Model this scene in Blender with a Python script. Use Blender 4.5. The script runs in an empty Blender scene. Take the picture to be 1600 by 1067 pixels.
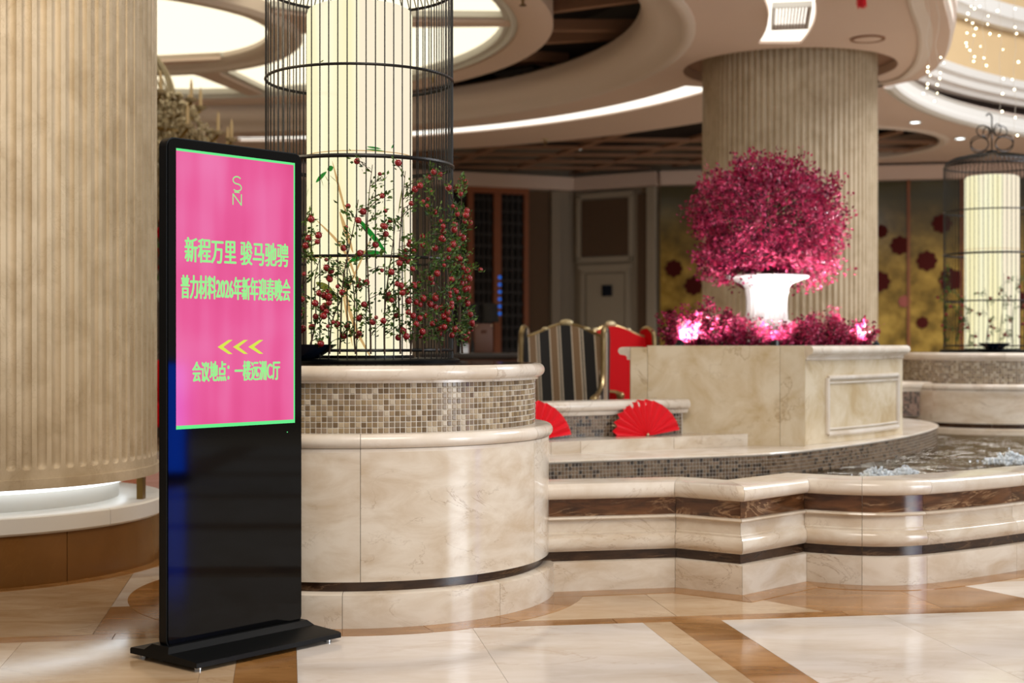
import bpy, bmesh, math, random
from mathutils import Vector, Matrix
random.seed(11)
PI = math.pi
sc = bpy.context.scene
COL = sc.collection

# ------------------------------------------------------------------ camera
EYE = 1.07
cam_d = bpy.data.cameras.new('camera'); cam = bpy.data.objects.new('camera', cam_d); COL.objects.link(cam)
cam.location = (0, 0, EYE); cam.rotation_euler = (PI/2, 0, 0)
cam_d.sensor_width = 36.0; cam_d.lens = 50.0; cam_d.clip_end = 200
cam_d.dof.use_dof = True; cam_d.dof.focus_distance = 5.3; cam_d.dof.aperture_fstop = 2.6
sc.camera = cam

# ------------------------------------------------------------------ world, large lights, exposure
wd = bpy.data.worlds.new('lobby_air'); sc.world = wd; wd.use_nodes = True
bg = wd.node_tree.nodes['Background']
bg.inputs[0].default_value = (1.0, 0.93, 0.87, 1); bg.inputs[1].default_value = 0.36

def area(name, loc, target, sx, sy, power, col):
    d = bpy.data.lights.new(name, 'AREA'); d.shape = 'RECTANGLE'; d.size = sx; d.size_y = sy
    d.energy = power; d.color = col
    o = bpy.data.objects.new(name, d); COL.objects.link(o); o.location = loc
    o.rotation_euler = (Vector(target)-Vector(loc)).to_track_quat('-Z', 'Y').to_euler()
    return o
area('daylight_facade', (9.5, 1.0, 2.6), (0, 6.0, 0.6), 2.4, 4.4, 470, (0.84, 0.91, 1.0))
area('lobby_downlights', (0.8, 2.2, 5.3), (0.6, 5.6, 0.3), 3.0, 2.4, 225, (1.0, 0.91, 0.82))
for cx_, cy_, cz_, cp_, cs_ in ((-4.9, 4.7, 3.9, 900, 48), (-2.2, 4.2, 4.7, 330, 40)):  # unseen spots added left and in front to bring out the flutes
    ld = bpy.data.lights.new('column_fill_spot', 'SPOT'); ld.energy = cp_; ld.spot_size = math.radians(cs_); ld.spot_blend = 0.7; ld.shadow_soft_size = 0.10; ld.color = (1.0, 0.82, 0.58)
    lo = bpy.data.objects.new('column_fill_spot', ld); COL.objects.link(lo); lo.location = (cx_, cy_, cz_)
    lo.rotation_euler = (Vector((-2.35, 6.15, 2.45))-Vector(lo.location)).to_track_quat('-Z', 'Y').to_euler()
for lx, ly, lp in ((1.2, 7.6, 70), (2.6, 8.6, 80), (3.6, 10.6, 70)):
    ld = bpy.data.lights.new('fountain_downlight', 'SPOT'); ld.energy = lp*5; ld.spot_size = 1.5; ld.spot_blend = 0.8; ld.shadow_soft_size = 0.10; ld.color = (1.0, 0.92, 0.86)
    lo = bpy.data.objects.new('fountain_downlight', ld); COL.objects.link(lo); lo.location = (lx, ly, 5.6)
area('atrium_daylight', (9.5, 11.5, 8.5), (7.0, 14.0, 3.0), 5.0, 5.0, 1300, (0.93, 0.95, 1.0))

vs = sc.view_settings
vs.view_transform = 'Standard'; vs.look = 'None'; vs.exposure = 0.0; vs.gamma = 1.0; vs.use_curve_mapping = False

# ------------------------------------------------------------------ mesh helpers
class MB:
    def __init__(s): s.v = []; s.f = []
    def add(s, vs_, fs_):
        b = len(s.v); s.v.extend([tuple(p) for p in vs_]); s.f.extend([tuple(b+i for i in f) for f in fs_]); return s
    def box(s, c, d, rz=0.0):
        cx, cy, cz = c; dx, dy, dz = d[0]/2, d[1]/2, d[2]/2; ca, sa = math.cos(rz), math.sin(rz)
        vv = [(cx+x*ca-y*sa, cy+x*sa+y*ca, cz+z) for z in (-dz, dz) for x, y in ((-dx, -dy), (dx, -dy), (dx, dy), (-dx, dy))]
        return s.add(vv, [(3, 2, 1, 0), (4, 5, 6, 7), (0, 1, 5, 4), (1, 2, 6, 5), (2, 3, 7, 6), (3, 0, 4, 7)])
    def prism(s, poly, z0, z1):
        a = sum(poly[i][0]*poly[(i+1) % len(poly)][1]-poly[(i+1) % len(poly)][0]*poly[i][1] for i in range(len(poly)))
        if a < 0: poly = poly[::-1]
        n = len(poly)
        vv = [(x, y, z0) for x, y in poly]+[(x, y, z1) for x, y in poly]
        return s.add(vv, [tuple(range(n))[::-1], tuple(range(n, 2*n))]+[(i, (i+1) % n, n+(i+1) % n, n+i) for i in range(n)])
    def lathe(s, prof, n=48, a0=0.0, a1=2*PI, c=(0, 0), closed=False):
        full = abs(a1-a0) > 2*PI-1e-4; m = len(prof); cols = n if full else n+1; vv = []
        for i in range(cols):
            a = a0+(a1-a0)*i/n; ca, sa = math.cos(a), math.sin(a)
            vv += [(c[0]+r*ca, c[1]+r*sa, z) for r, z in prof]
        ff = []; mm = m if closed else m-1
        for i in range(n):
            j = (i+1) % cols
            for k in range(mm):
                l = (k+1) % m
                ff.append((i*m+k, j*m+k, j*m+l, i*m+l))
        if not full and closed:
            ff.append(tuple(range(m))); ff.append(tuple(n*m+k for k in range(m))[::-1])
        return s.add(vv, ff)
    def tube(s, pts, r, n=6, closed=False):
        P = [Vector(p) for p in pts]; N = len(P); rs = r if isinstance(r, (list, tuple)) else [r]*N
        T = []
        for i in range(N):
            a = P[(i-1) % N] if (closed or i > 0) else P[i]; b = P[(i+1) % N] if (closed or i < N-1) else P[i]
            t = b-a; T.append(t.normalized() if t.length > 1e-9 else Vector((0, 0, 1)))
        u = T[0].orthogonal().normalized(); vv = []
        for i in range(N):
            u = u-T[i]*u.dot(T[i]); u = u.normalized() if u.length > 1e-6 else T[i].orthogonal().normalized()
            w = T[i].cross(u)
            vv += [P[i]+(u*math.cos(2*PI*k/n)+w*math.sin(2*PI*k/n))*rs[i] for k in range(n)]
        ff = []
        for i in range(N if closed else N-1):
            j = (i+1) % N
            for k in range(n): l = (k+1) % n; ff.append((i*n+k, i*n+l, j*n+l, j*n+k))
        if not closed: ff.append(tuple(range(n))[::-1]); ff.append(tuple((N-1)*n+k for k in range(n)))
        return s.add(vv, ff)
    def ball(s, c, r, nu=10, nv=6):
        rx, ry, rz = r if isinstance(r, (list, tuple)) else (r, r, r); vv = [(c[0], c[1], c[2]-rz)]
        for j in range(1, nv):
            t = -PI/2+PI*j/nv
            vv += [(c[0]+rx*math.cos(t)*math.cos(2*PI*i/nu), c[1]+ry*math.cos(t)*math.sin(2*PI*i/nu), c[2]+rz*math.sin(t)) for i in range(nu)]
        vv.append((c[0], c[1], c[2]+rz)); ff = []
        for i in range(nu):
            j = (i+1) % nu; ff.append((0, 1+j, 1+i)); ff.append((len(vv)-1, 1+(nv-2)*nu+i, 1+(nv-2)*nu+j))
            for k in range(nv-2): ff.append((1+k*nu+i, 1+k*nu+j, 1+(k+1)*nu+j, 1+(k+1)*nu+i))
        return s.add(vv, ff)
    def rbox(s, c, d, rz=0.0, b=0.02, seg=2):
        bm = bmesh.new(); bmesh.ops.create_cube(bm, size=1.0)
        for v in bm.verts: v.co = Vector((v.co.x*d[0], v.co.y*d[1], v.co.z*d[2]))
        bmesh.ops.bevel(bm, geom=list(bm.edges), offset=b, segments=seg, affect='EDGES', profile=0.5)
        bm.transform(Matrix.Translation(c) @ Matrix.Rotation(rz, 4, 'Z')); bm.verts.index_update()
        s.add([v.co for v in bm.verts], [[v.index for v in f.verts] for f in bm.faces]); bm.free(); return s
    def xf(s, M):
        s.v = [tuple(M @ Vector(p)) for p in s.v]; return s
    def mesh(s, name, mat, ang=35, fix=True):
        me = bpy.data.meshes.new(name); me.from_pydata(s.v, [], s.f)
        if fix:
            bm = bmesh.new(); bm.from_mesh(me); bmesh.ops.recalc_face_normals(bm, faces=bm.faces); bm.to_mesh(me); bm.free()
        me.materials.append(mat)
        if ang is not None:
            me.shade_smooth(); me.set_sharp_from_angle(angle=math.radians(ang))
        me.update(); return me
    def build(s, name, mat, parent=None, ang=35, fix=True, loc=None, rz=None):
        return link(name, s.mesh(name, mat, ang, fix), parent, loc, rz)

def link(name, me, parent=None, loc=None, rz=None):
    o = bpy.data.objects.new(name, me); COL.objects.link(o)
    if parent is not None: o.parent = parent
    if loc is not None: o.location = loc
    if rz is not None: o.rotation_euler = (0, 0, rz)
    return o
def tag(o, label, cat, group=None):
    o['label'] = label; o['category'] = cat
    if group: o['group'] = group
    return o
def struct(o, label=None, cat=None):
    o['kind'] = 'structure'
    if label: o['label'] = label
    if cat: o['category'] = cat
    return o
def thing(name, label, cat, loc=(0, 0, 0), rz=0.0, group=None):
    o = bpy.data.objects.new(name, None); COL.objects.link(o); o.empty_display_size = 0.1
    o.location = loc; o.rotation_euler = (0, 0, rz); return tag(o, label, cat, group)
def stuff(o): o['kind'] = 'stuff'; return o
def cut(o, cutters, op='DIFFERENCE'):
    for c in cutters:
        m = o.modifiers.new('b', 'BOOLEAN'); m.operation = op; m.solver = 'EXACT'; m.object = c
    bpy.context.view_layer.update()
    dg = bpy.context.evaluated_depsgraph_get(); me = bpy.data.meshes.new_from_object(o.evaluated_get(dg))
    o.modifiers.clear(); mats = list(o.data.materials); old = o.data; o.data = me
    if not me.materials:
        for m in mats: me.materials.append(m)
    bpy.data.meshes.remove(old)
    for c in cutters:
        cm = c.data; bpy.data.objects.remove(c); bpy.data.meshes.remove(cm)
    me.shade_smooth(); me.set_sharp_from_angle(angle=math.radians(30)); return o
def circ(c, r, n=64, a0=0.0, a1=2*PI):
    return [(c[0]+r*math.cos(a0+(a1-a0)*i/n), c[1]+r*math.sin(a0+(a1-a0)*i/n)) for i in range(n if abs(a1-a0) > 6.28 else n+1)]

# ------------------------------------------------------------------ materials
def lin(h):
    h = h.lstrip('#'); c = [int(h[i:i+2], 16)/255 for i in (0, 2, 4)]
    return tuple(x/12.92 if x <= 0.04045 else ((x+0.055)/1.055)**2.4 for x in c)+(1.0,)
class NT:
    def __init__(s, name):
        s.m = bpy.data.materials.new(name); s.m.use_nodes = True; s.t = s.m.node_tree; s.b = s.t.nodes['Principled BSDF']
    def n(s, typ, **kw):
        nd = s.t.nodes.new(typ)
        for k, v in kw.items(): setattr(nd, k, v)
        return nd
    def l(s, a, b): s.t.links.new(a, b)
    def math(s, op, a, b=None, c=None):
        nd = s.n('ShaderNodeMath', operation=op)
        for i, x in enumerate((a, b, c)):
            if x is None: continue
            if isinstance(x, (int, float)): nd.inputs[i].default_value = x
            else: s.l(x, nd.inputs[i])
        return nd.outputs[0]
    def ramp(s, fac, stops, interp='LINEAR'):
        r = s.n('ShaderNodeValToRGB'); r.color_ramp.interpolation = interp; e = r.color_ramp.elements
        while len(e) < len(stops): e.new(0.5)
        for i, (p, c) in enumerate(stops): e[i].position = p; e[i].color = lin(c) if isinstance(c, str) else c
        s.l(fac, r.inputs[0]); return r.outputs[0]
    def mix(s, fac, a, b, mode='MIX'):
        nd = s.n('ShaderNodeMix', data_type='RGBA', blend_type=mode)
        for i, x in ((0, fac), (6, a), (7, b)):
            if isinstance(x, (int, float)): nd.inputs[i].default_value = x
            elif isinstance(x, (tuple, str)): nd.inputs[i].default_value = lin(x) if isinstance(x, str) else x
            else: s.l(x, nd.inputs[i])
        return nd.outputs[2]
    def noise(s, vec, scale, detail=4, rough=0.55, dist=0.0):
        nd = s.n('ShaderNodeTexNoise'); nd.inputs['Scale'].default_value = scale; nd.inputs['Detail'].default_value = detail
        nd.inputs['Roughness'].default_value = rough; nd.inputs['Distortion'].default_value = dist
        if vec is not None: s.l(vec, nd.inputs['Vector'])
        return nd.outputs[0]
    def coord(s, spread=True, scl=(1, 1, 1)):
        tc = s.n('ShaderNodeTexCoord'); mp = s.n('ShaderNodeMapping'); mp.inputs['Scale'].default_value = scl
        s.l(tc.outputs['Object'], mp.inputs['Vector'])
        if spread:
            oi = s.n('ShaderNodeObjectInfo'); r = s.math('MULTIPLY', oi.outputs['Random'], 37.0)
            cb = s.n('ShaderNodeCombineXYZ')
            for i in range(3): s.l(r, cb.inputs[i])
            s.l(cb.outputs[0], mp.inputs['Location']); s.rnd = oi.outputs['Random']
        return mp.outputs[0]
def plain(name, col, rough=0.5, metal=0.0, emit=None, es=0.0, spec=0.5, var=0.0, vscale=8.0, bump=0.0, coat=0.0):
    t = NT(name); b = t.b
    b.inputs['Base Color'].default_value = lin(col); b.inputs['Roughness'].default_value = rough
    b.inputs['Metallic'].default_value = metal; b.inputs['Specular IOR Level'].default_value = spec
    b.inputs['Coat Weight'].default_value = coat
    if var or bump:
        f = t.noise(t.coord(), vscale, 5)
        c2 = tuple(x*(1-var) for x in lin(col)[:3])+(1,)
        t.l(t.mix(f, c2, tuple(min(1, x*(1+var)) for x in lin(col)[:3])+(1,)), b.inputs['Base Color'])
        if bump:
            bp = t.n('ShaderNodeBump'); bp.inputs['Strength'].default_value = bump; bp.inputs['Distance'].default_value = 0.01
            t.l(f, bp.inputs['Height']); t.l(bp.outputs[0], b.inputs['Normal'])
    if emit: b.inputs['Emission Color'].default_value = lin(emit); b.inputs['Emission Strength'].default_value = es
    return t.m
def marble(name, c1, c2, vein, scale=3.0, rough=0.16, vw=0.018, vs_=1.6, vamt=0.5, stretch=(1, 1, 1), tone=0.07, spec=0.5, vdist=1.2):
    t = NT(name); v = t.coord(True, stretch)
    a = t.noise(v, scale, 8, 0.6, 0.5)
    col = t.ramp(a, [(0.32, c2), (0.62, c1)])
    b_ = t.noise(v, vs_, 7, 0.62, vdist)
    d = t.math('ABSOLUTE', t.math('SUBTRACT', b_, 0.5))
    k = t.math('SUBTRACT', 1.0, t.math('MINIMUM', t.math('DIVIDE', d, vw), 1.0))
    msk = t.noise(v, scale*0.45, 2)
    msk = t.math('MULTIPLY', t.math('MULTIPLY', k, vamt), t.math('SMOOTH_MIN', 1.0, t.math('MAXIMUM', t.math('MULTIPLY', t.math('SUBTRACT', msk, 0.45), 7.0), 0.0), 0.1))
    col = t.mix(msk, col, vein)
    tn = t.math('ADD', 1.0-tone, t.math('MULTIPLY', t.rnd, 2*tone))
    cb = t.n('ShaderNodeCombineColor')
    for i in range(3): t.l(tn, cb.inputs[i])
    col = t.mix(1.0, col, cb.outputs[0], 'MULTIPLY')
    t.l(col, t.b.inputs['Base Color']); t.b.inputs['Specular IOR Level'].default_value = spec
    rr = t.math('ADD', rough-0.04, t.math('MULTIPLY', a, 0.10)); t.l(rr, t.b.inputs['Roughness'])
    return t.m
def mosaic(name, cols, island, rough=0.2, spec=0.45):
    t = NT(name)
    if island: g = t.n('ShaderNodeNewGeometry'); r = g.outputs['Random Per Island']
    else: oi = t.n('ShaderNodeObjectInfo'); r = oi.outputs['Random']
    n = len(cols); col = t.ramp(r, [(i/n, c) for i, c in enumerate(cols)], 'CONSTANT')
    nz = t.noise(t.coord(False), 90.0, 3)
    col = t.mix(t.math('MULTIPLY', nz, 0.45), col, '#5f4c38')
    t.l(col, t.b.inputs['Base Color']); t.b.inputs['Roughness'].default_value = rough; t.b.inputs['Specular IOR Level'].default_value = spec
    return t.m
def leafy(name, cols, rough=0.45, trans=0.25):
    t = NT(name); g = t.n('ShaderNodeNewGeometry'); n = len(cols)
    c = t.ramp(g.outputs['Random Per Island'], [(i/max(1, n-1), x) for i, x in enumerate(cols)])
    t.l(c, t.b.inputs['Base Color']); t.b.inputs['Roughness'].default_value = rough
    tr = t.n('ShaderNodeBsdfTranslucent'); t.l(c, tr.inputs[0]); mx = t.n('ShaderNodeMixShader'); mx.inputs[0].default_value = trans
    out = t.t.nodes['Material Output']; t.l(t.b.outputs[0], mx.inputs[1]); t.l(tr.outputs[0], mx.inputs[2]); t.l(mx.outputs[0], out.inputs[0])
    return t.m
def glow(name, col, s):
    return plain(name, '#050505', 0.5, emit=col, es=s, spec=0.1)

M = {}
M['cream'] = marble('cream_marble', '#dcd0be', '#c4b096', '#8a6a4a', 4.2, 0.13, 0.010, 2.6, 0.55, (1, 1, 2.4), 0.06)
M['creamtop'] = marble('cream_marble_coping', '#e0d6c8', '#cdbda8', '#9a7a58', 4.0, 0.16, 0.012, 1.8, 0.4)
M['tanstone'] = marble('weathered_cream_marble', '#d2c3a8', '#b8a078', '#8a6a40', 4.4, 0.24, 0.02, 1.8, 0.45)
M['brown'] = marble('brown_veined_marble', '#6b4426', '#3c2413', '#c09a72', 7.0, 0.14, 0.03, 2.2, 0.75, (1, 1, 4.5))
M['darkband'] = marble('dark_brown_marble', '#46301f', '#261710', '#8a6a4c', 7.0, 0.22, 0.02, 2.2, 0.5, (1, 1, 4))
M['fl_cream'] = marble('floor_cream_marble', '#ded5cb', '#cfc1b0', '#b3967a', 2.6, 0.10, 0.02, 1.2, 0.35, (1, 2.2, 1), 0.05)
M['fl_tan'] = marble('floor_tan_marble', '#a97b49', '#86592b', '#6e441c', 3.0, 0.10, 0.03, 1.4, 0.4, (1, 2.4, 1), 0.10)
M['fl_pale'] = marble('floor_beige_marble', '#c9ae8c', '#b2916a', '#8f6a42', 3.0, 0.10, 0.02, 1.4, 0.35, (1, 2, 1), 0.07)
M['grout'] = plain('grout', '#a99a86', 0.8)
M['colstone'] = marble('column_stone', '#c4b49a', '#ae9c80', '#7c6446', 7.0, 0.45, 0.02, 14.0, 0.25, (1, 1, 0.8), 0.02, 0.35)
M['colbase'] = marble('column_base_brown', '#7a5228', '#684319', '#8d6432', 1.2, 0.22, 0.01, 1.0, 0.2)
M['white'] = plain('white_lacquer', '#dcd8d0', 0.35)
M['ceil'] = plain('ceiling_plaster', '#d4bcac', 0.75, var=0.03, vscale=2)
M['ceilw'] = plain('ceiling_moulding_plaster', '#d2c2b4', 0.7)
M['ceildark'] = plain('ceiling_dark_recess', '#2a1d16', 0.85)
M['ceilbeam'] = plain('ceiling_beam_paint', '#8f6a52', 0.7)
M['ceilcool'] = plain('skylight_frame_paint', '#c9c6bd', 0.55)
M['beige'] = plain('atrium_wallpaper', '#cdb084', 0.8, var=0.04, vscale=3)
M['wallgrey'] = plain('back_wall_paint', '#8a7d6b', 0.75, var=0.04, vscale=2)
M['wallbrown'] = plain('back_wall_brown_fabric', '#5a4430', 0.85, var=0.12, vscale=30)
M['orange'] = plain('orange_timber', '#8c4a1c', 0.45, var=0.1, vscale=6)
M['lattice'] = plain('dark_lattice_timber', '#221811', 0.5)
M['dark'] = plain('dark_void', '#14100d', 0.8)
M['blackm'] = plain('black_iron', '#15120f', 0.42, 0.4)
M['blackg'] = plain('black_gloss_panel', '#020202', 0.05, spec=0.28)
M['blackp'] = plain('black_powder_coat', '#050606', 0.45, spec=0.25)
M['chrome'] = plain('chrome', '#c8c8c8', 0.15, 1.0)
M['red'] = plain('red_paper', '#e01424', 0.6, var=0.05)
M['redcloth'] = plain('red_upholstery', '#b80008', 0.75, var=0.05, spec=0.15)
M['gold'] = plain('antique_gilt_frame', '#8f7a52', 0.32, 0.75, var=0.25, vscale=14)
M['gilt'] = plain('pale_gilt_carving', '#cdbd93', 0.4, 0.4)
M['navy'] = plain('navy_glaze', '#0e1826', 0.2)
M['soil'] = plain('dark_soil', '#2a1c12', 0.95, var=0.3, vscale=40)
M['darktop'] = plain('dark_polished_stone', '#3d2f25', 0.12)
M['urn'] = plain('white_urn_plaster', '#e9e4e0', 0.5)
M['crystal'] = plain('smoky_crystal', '#a8997a', 0.08, 0.35, spec=0.9)
M['brass'] = plain('aged_brass', '#7d6334', 0.3, 0.85)
M['candle'] = plain('ivory_candle', '#cbb083', 0.5)
M['bark'] = plain('vine_bark', '#3a2716', 0.8)
M['fruit'] = plain('pomegranate_skin', '#7e1016', 0.3, var=0.45, vscale=30)
M['wood'] = plain('menu_board_wood', '#54301c', 0.5, var=0.15)
M['paper'] = plain('white_card', '#d8dce0', 0.6)
M['leafg'] = leafy('green_leaf', ['#243a14', '#35551b', '#5d7a2a', '#1a2d10'], 0.5, 0.3)
M['leafm'] = leafy('magenta_leaf', ['#3a0318', '#7c0a34', '#a01444', '#b81e50', '#4e0522', '#cc3a68', '#8c0e3a', '#d85a88'], 0.45, 0.22)
M['mos'] = mosaic('shell_mosaic', ['#8a765a', '#a08c6e', '#7b684e', '#b9a88c', '#93806a', '#6d5a42', '#ad9a7c', '#85755f', '#c9bca6', '#9a8563'], False)
M['mosi'] = mosaic('shell_mosaic_field', ['#8a765a', '#a08c6e', '#7b684e', '#b9a88c', '#93806a', '#6d5a42', '#ad9a7c', '#85755f', '#c9bca6', '#9a8563'], True)
M['mosb'] = mosaic('brown_glass_mosaic', ['#6f5a44', '#7f6a54', '#604b38', '#8c7660', '#1a1512', '#75604a', '#87715c', '#685340', '#3a2d24', '#7b6650'], True)
M['mosp'] = mosaic('rose_brown_mosaic', ['#8a6a5a', '#a07c6a', '#3a2a24', '#94705e', '#a88674', '#5c463c'], True)
M['mgrout'] = plain('mosaic_grout', '#c9c1b4', 0.8)
def water_mat():
    t = NT('pool_water'); out = t.t.nodes['Material Output']; t.t.nodes.remove(t.b)
    v = t.coord(False); h = t.noise(v, 3.6, 5, 0.55, 1.0); bp = t.n('ShaderNodeBump'); bp.inputs['Strength'].default_value = 1.0; bp.inputs['Distance'].default_value = 0.22
    t.l(h, bp.inputs['Height'])
    gl = t.n('ShaderNodeBsdfGlossy'); gl.inputs['Roughness'].default_value = 0.03; t.l(bp.outputs[0], gl.inputs['Normal'])
    tr = t.n('ShaderNodeBsdfTransparent'); tr.inputs[0].default_value = (0.36, 0.31, 0.20, 1); gl.inputs[0].default_value = (0.80, 0.74, 0.64, 1)
    fr = t.n('ShaderNodeFresnel'); fr.inputs['IOR'].default_value = 1.33; t.l(bp.outputs[0], fr.inputs['Normal'])
    mx = t.n('ShaderNodeMixShader'); t.l(t.math('MULTIPLY', fr.outputs[0], 0.42), mx.inputs[0]); t.l(tr.outputs[0], mx.inputs[1]); t.l(gl.outputs[0], mx.inputs[2])
    t.l(mx.outputs[0], out.inputs[0]); return t.m
M['water'] = water_mat()
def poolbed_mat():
    t = NT('pool_bed_mosaic_glints'); v = t.coord(False); a = t.noise(v, 5.0, 5, 0.6, 1.0)
    c = t.ramp(a, [(0.40, '#120d07'), (0.52, '#2c2110'), (0.60, '#7d5c22'), (0.68, '#d8b050')])  # gold stops paint the water's golden reflections into the bed colour
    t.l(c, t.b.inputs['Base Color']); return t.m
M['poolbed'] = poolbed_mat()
M['foam'] = plain('water_foam', '#e6eef4', 0.06, spec=0.8); M['foam'].node_tree.nodes['Principled BSDF'].inputs['Transmission Weight'].default_value = 0.2; M['foam'].node_tree.nodes['Principled BSDF'].inputs['IOR'].default_value = 1.33
def stripes_mat():
    t = NT('striped_upholstery'); tc = t.n('ShaderNodeTexCoord'); sp = t.n('ShaderNodeSeparateXYZ'); t.l(tc.outputs['Object'], sp.inputs[0])
    x = t.math('ADD', sp.outputs[0], t.math('MULTIPLY', sp.outputs[1], 0.55))
    f = t.math('FRACT', t.math('MULTIPLY', t.math('ADD', x, 5.02), 5.6))
    c = t.ramp(f, [(0, '#0c0a0a'), (0.26, '#d8cdb8'), (0.31, '#8a6f50'), (0.62, '#d8cdb8'), (0.67, '#4a4038'), (0.74, '#d8cdb8'), (0.79, '#0c0a0a')], 'CONSTANT')
    t.l(c, t.b.inputs['Base Color']); t.b.inputs['Roughness'].default_value = 0.6; return t.m
M['stripes'] = stripes_mat()
def lamp_mat():
    t = NT('lantern_shade'); tc = t.n('ShaderNodeTexCoord'); mp = t.n('ShaderNodeMapping'); mp.inputs['Scale'].default_value = (1, 1, 0.06)
    t.l(tc.outputs['Object'], mp.inputs[0]); a = t.noise(mp.outputs[0], 6.0, 2)
    c = t.ramp(a, [(0.38, '#fdf3c0'), (0.50, '#fdf8d2'), (0.62, '#fcedd0')])
    t.b.inputs['Base Color'].default_value = (0.02, 0.02, 0.02, 1); t.l(c, t.b.inputs['Emission Color']); t.b.inputs['Emission Strength'].default_value = 1.0; t.b.inputs['Specular IOR Level'].default_value = 0.1; return t.m
M['lamp'] = lamp_mat()
M['led'] = glow('led_strip', '#eef8ff', 3.2)
M['skyl'] = glow('backlit_onyx', '#fff2d2', 1.45)
M['cove'] = glow('cove_light_diffuser', '#fff8ea', 1.7)
M['down'] = glow('downlight_lens', '#eefcff', 6.0)
M['bulb'] = glow('fairy_bulb', '#fff2c8', 9.0)
M['spotl'] = glow('spotlight_lens', '#ffffff', 14.0)
M['letter'] = glow('screen_green', '#98f290', 1.0)
M['bordr'] = glow('screen_border_green', '#66f08c', 1.0)
M['arrow'] = glow('screen_yellow_green', '#d8e84a', 1.0)
M['pgreen'] = glow('shade_print_green', '#1f8a2c', 0.75)
M['polive'] = glow('shade_print_olive', '#7a7a2c', 0.7)
M['ptan'] = glow('shade_print_tan', '#d8ae70', 0.85)
M['bluesc'] = glow('blue_display', '#1f62c4', 1.2)
def screen_mat():
    t = NT('pink_screen'); v = t.coord(False, (1, 1, 0.12)); a = t.noise(v, 7.0, 2); b_ = t.noise(t.coord(False), 2.2, 2)  # vertical streaks put moire and glare into the screen colour
    c = t.ramp(t.math('ADD', t.math('MULTIPLY', a, 0.5), t.math('MULTIPLY', b_, 0.5)), [(0.35, '#df3c82'), (0.5, '#ea5698'), (0.66, '#f07ab4')])
    t.b.inputs['Base Color'].default_value = (0.01, 0.01, 0.01, 1); t.l(c, t.b.inputs['Emission Color'])
    t.b.inputs['Emission Strength'].default_value = 0.97; t.b.inputs['Roughness'].default_value = 0.08; return t.m
M['screen'] = screen_mat()
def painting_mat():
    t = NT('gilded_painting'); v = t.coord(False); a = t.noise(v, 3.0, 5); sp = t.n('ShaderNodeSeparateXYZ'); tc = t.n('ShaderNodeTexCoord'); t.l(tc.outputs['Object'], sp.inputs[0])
    c = t.ramp(a, [(0.35, '#6a5218'), (0.5, '#9a7a30'), (0.65, '#bd9a44')]); k = t.math('MINIMUM', t.math('MAXIMUM', t.math('MULTIPLY', t.math('SUBTRACT', sp.outputs[2], 2.2), 0.8), 0.0), 1.0)  # golden lower part paints in warm light at the panel foot, olive above
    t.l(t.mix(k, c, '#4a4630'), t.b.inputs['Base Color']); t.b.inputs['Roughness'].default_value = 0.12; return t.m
M['paint'] = painting_mat()
M['pflower'] = plain('painted_dark_red', '#4a120c', 0.6, spec=0.1)
M['pflower2'] = plain('painted_rose', '#9c4a3c', 0.3)

# ------------------------------------------------------------------ floor
GA = math.radians(9.0); gu = (math.cos(GA), math.sin(GA)); gv = (-math.sin(GA), math.cos(GA))
def G(u, v): return (u*gu[0]+v*gv[0], u*gu[1]+v*gv[1])
fb = MB(); fb.prism([(-14, -8), (15, -8), (15, 27), (-14, 27)], -0.12, -0.006)
floor = struct(fb.build('floor', M['grout']))
PC1 = (-0.656, 6.125); PC2 = (4.15, 12.3); COL1 = (-2.69, 6.96); COL2 = (2.98, 15.3)
def slab(poly, mat, z=0.0, name='floor_slab'):
    # shrink slightly so the joints read
    cx = sum(p[0] for p in poly)/len(poly); cy = sum(p[1] for p in poly)/len(poly)
    q = []
    for x, y in poly:
        d = math.hypot(x-cx, y-cy); k = max(0.0, 1-0.0016/d) if d > 0 else 1
        q.append((cx+(x-cx)*k, cy+(y-cy)*k))
    MB().prism(q, -0.008, z).build(name, M[mat], floor, None)
def rect(u0, u1, v0, v1): return [G(u0, v0), G(u1, v0), G(u1, v1), G(u0, v1)]
V0 = 5.27                      # far edge of the big cream field
UB = 1.35                      # right-hand side of a module: left edge of its double band
MOD = 1.615
ub0 = 0.499*gu[0]+5.405*gu[1]  # left edge of the double band right of the drum
for i in range(-4, 5):
    u = ub0+i*MOD
    for j in range(-7, 1):
        v1 = V0+j*MOD; v0 = v1-MOD
        w = v1-0.31; 
        # field slabs (two per module)
        um = (u+0.31+u+MOD)/2
        fc = 'fl_pale' if i < -1 or (i == -1 and j < 1 and u < -1.2) else 'fl_cream'  # left slabs go beige to paint in the dimmer, warmer light there
        if abs(i) <= 2 and j >= -2:
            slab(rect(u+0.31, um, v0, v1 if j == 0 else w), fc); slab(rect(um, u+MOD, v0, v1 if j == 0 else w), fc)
            n = 4
            for k in range(n):
                a, b = v0+(v1-v0)*k/n, v0+(v1-v0)*(k+1)/n
                slab(rect(u, u+0.11, a, b), 'fl_pale'); slab(rect(u+0.11, u+0.31, a+(0.05 if k else 0), b+(0.05 if k < n-1 else 0)), 'fl_tan')
            if j < 0: slab(rect(u+0.31, u+MOD, w, v1), 'fl_tan')
        else:
            slab(rect(u+0.31, u+MOD, v0, v1 if j == 0 else w), 'fl_cream'); slab(rect(u, u+0.31, v0, v1), 'fl_tan')
            if j < 0: slab(rect(u+0.31, u+MOD, w, v1), 'fl_tan')
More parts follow.
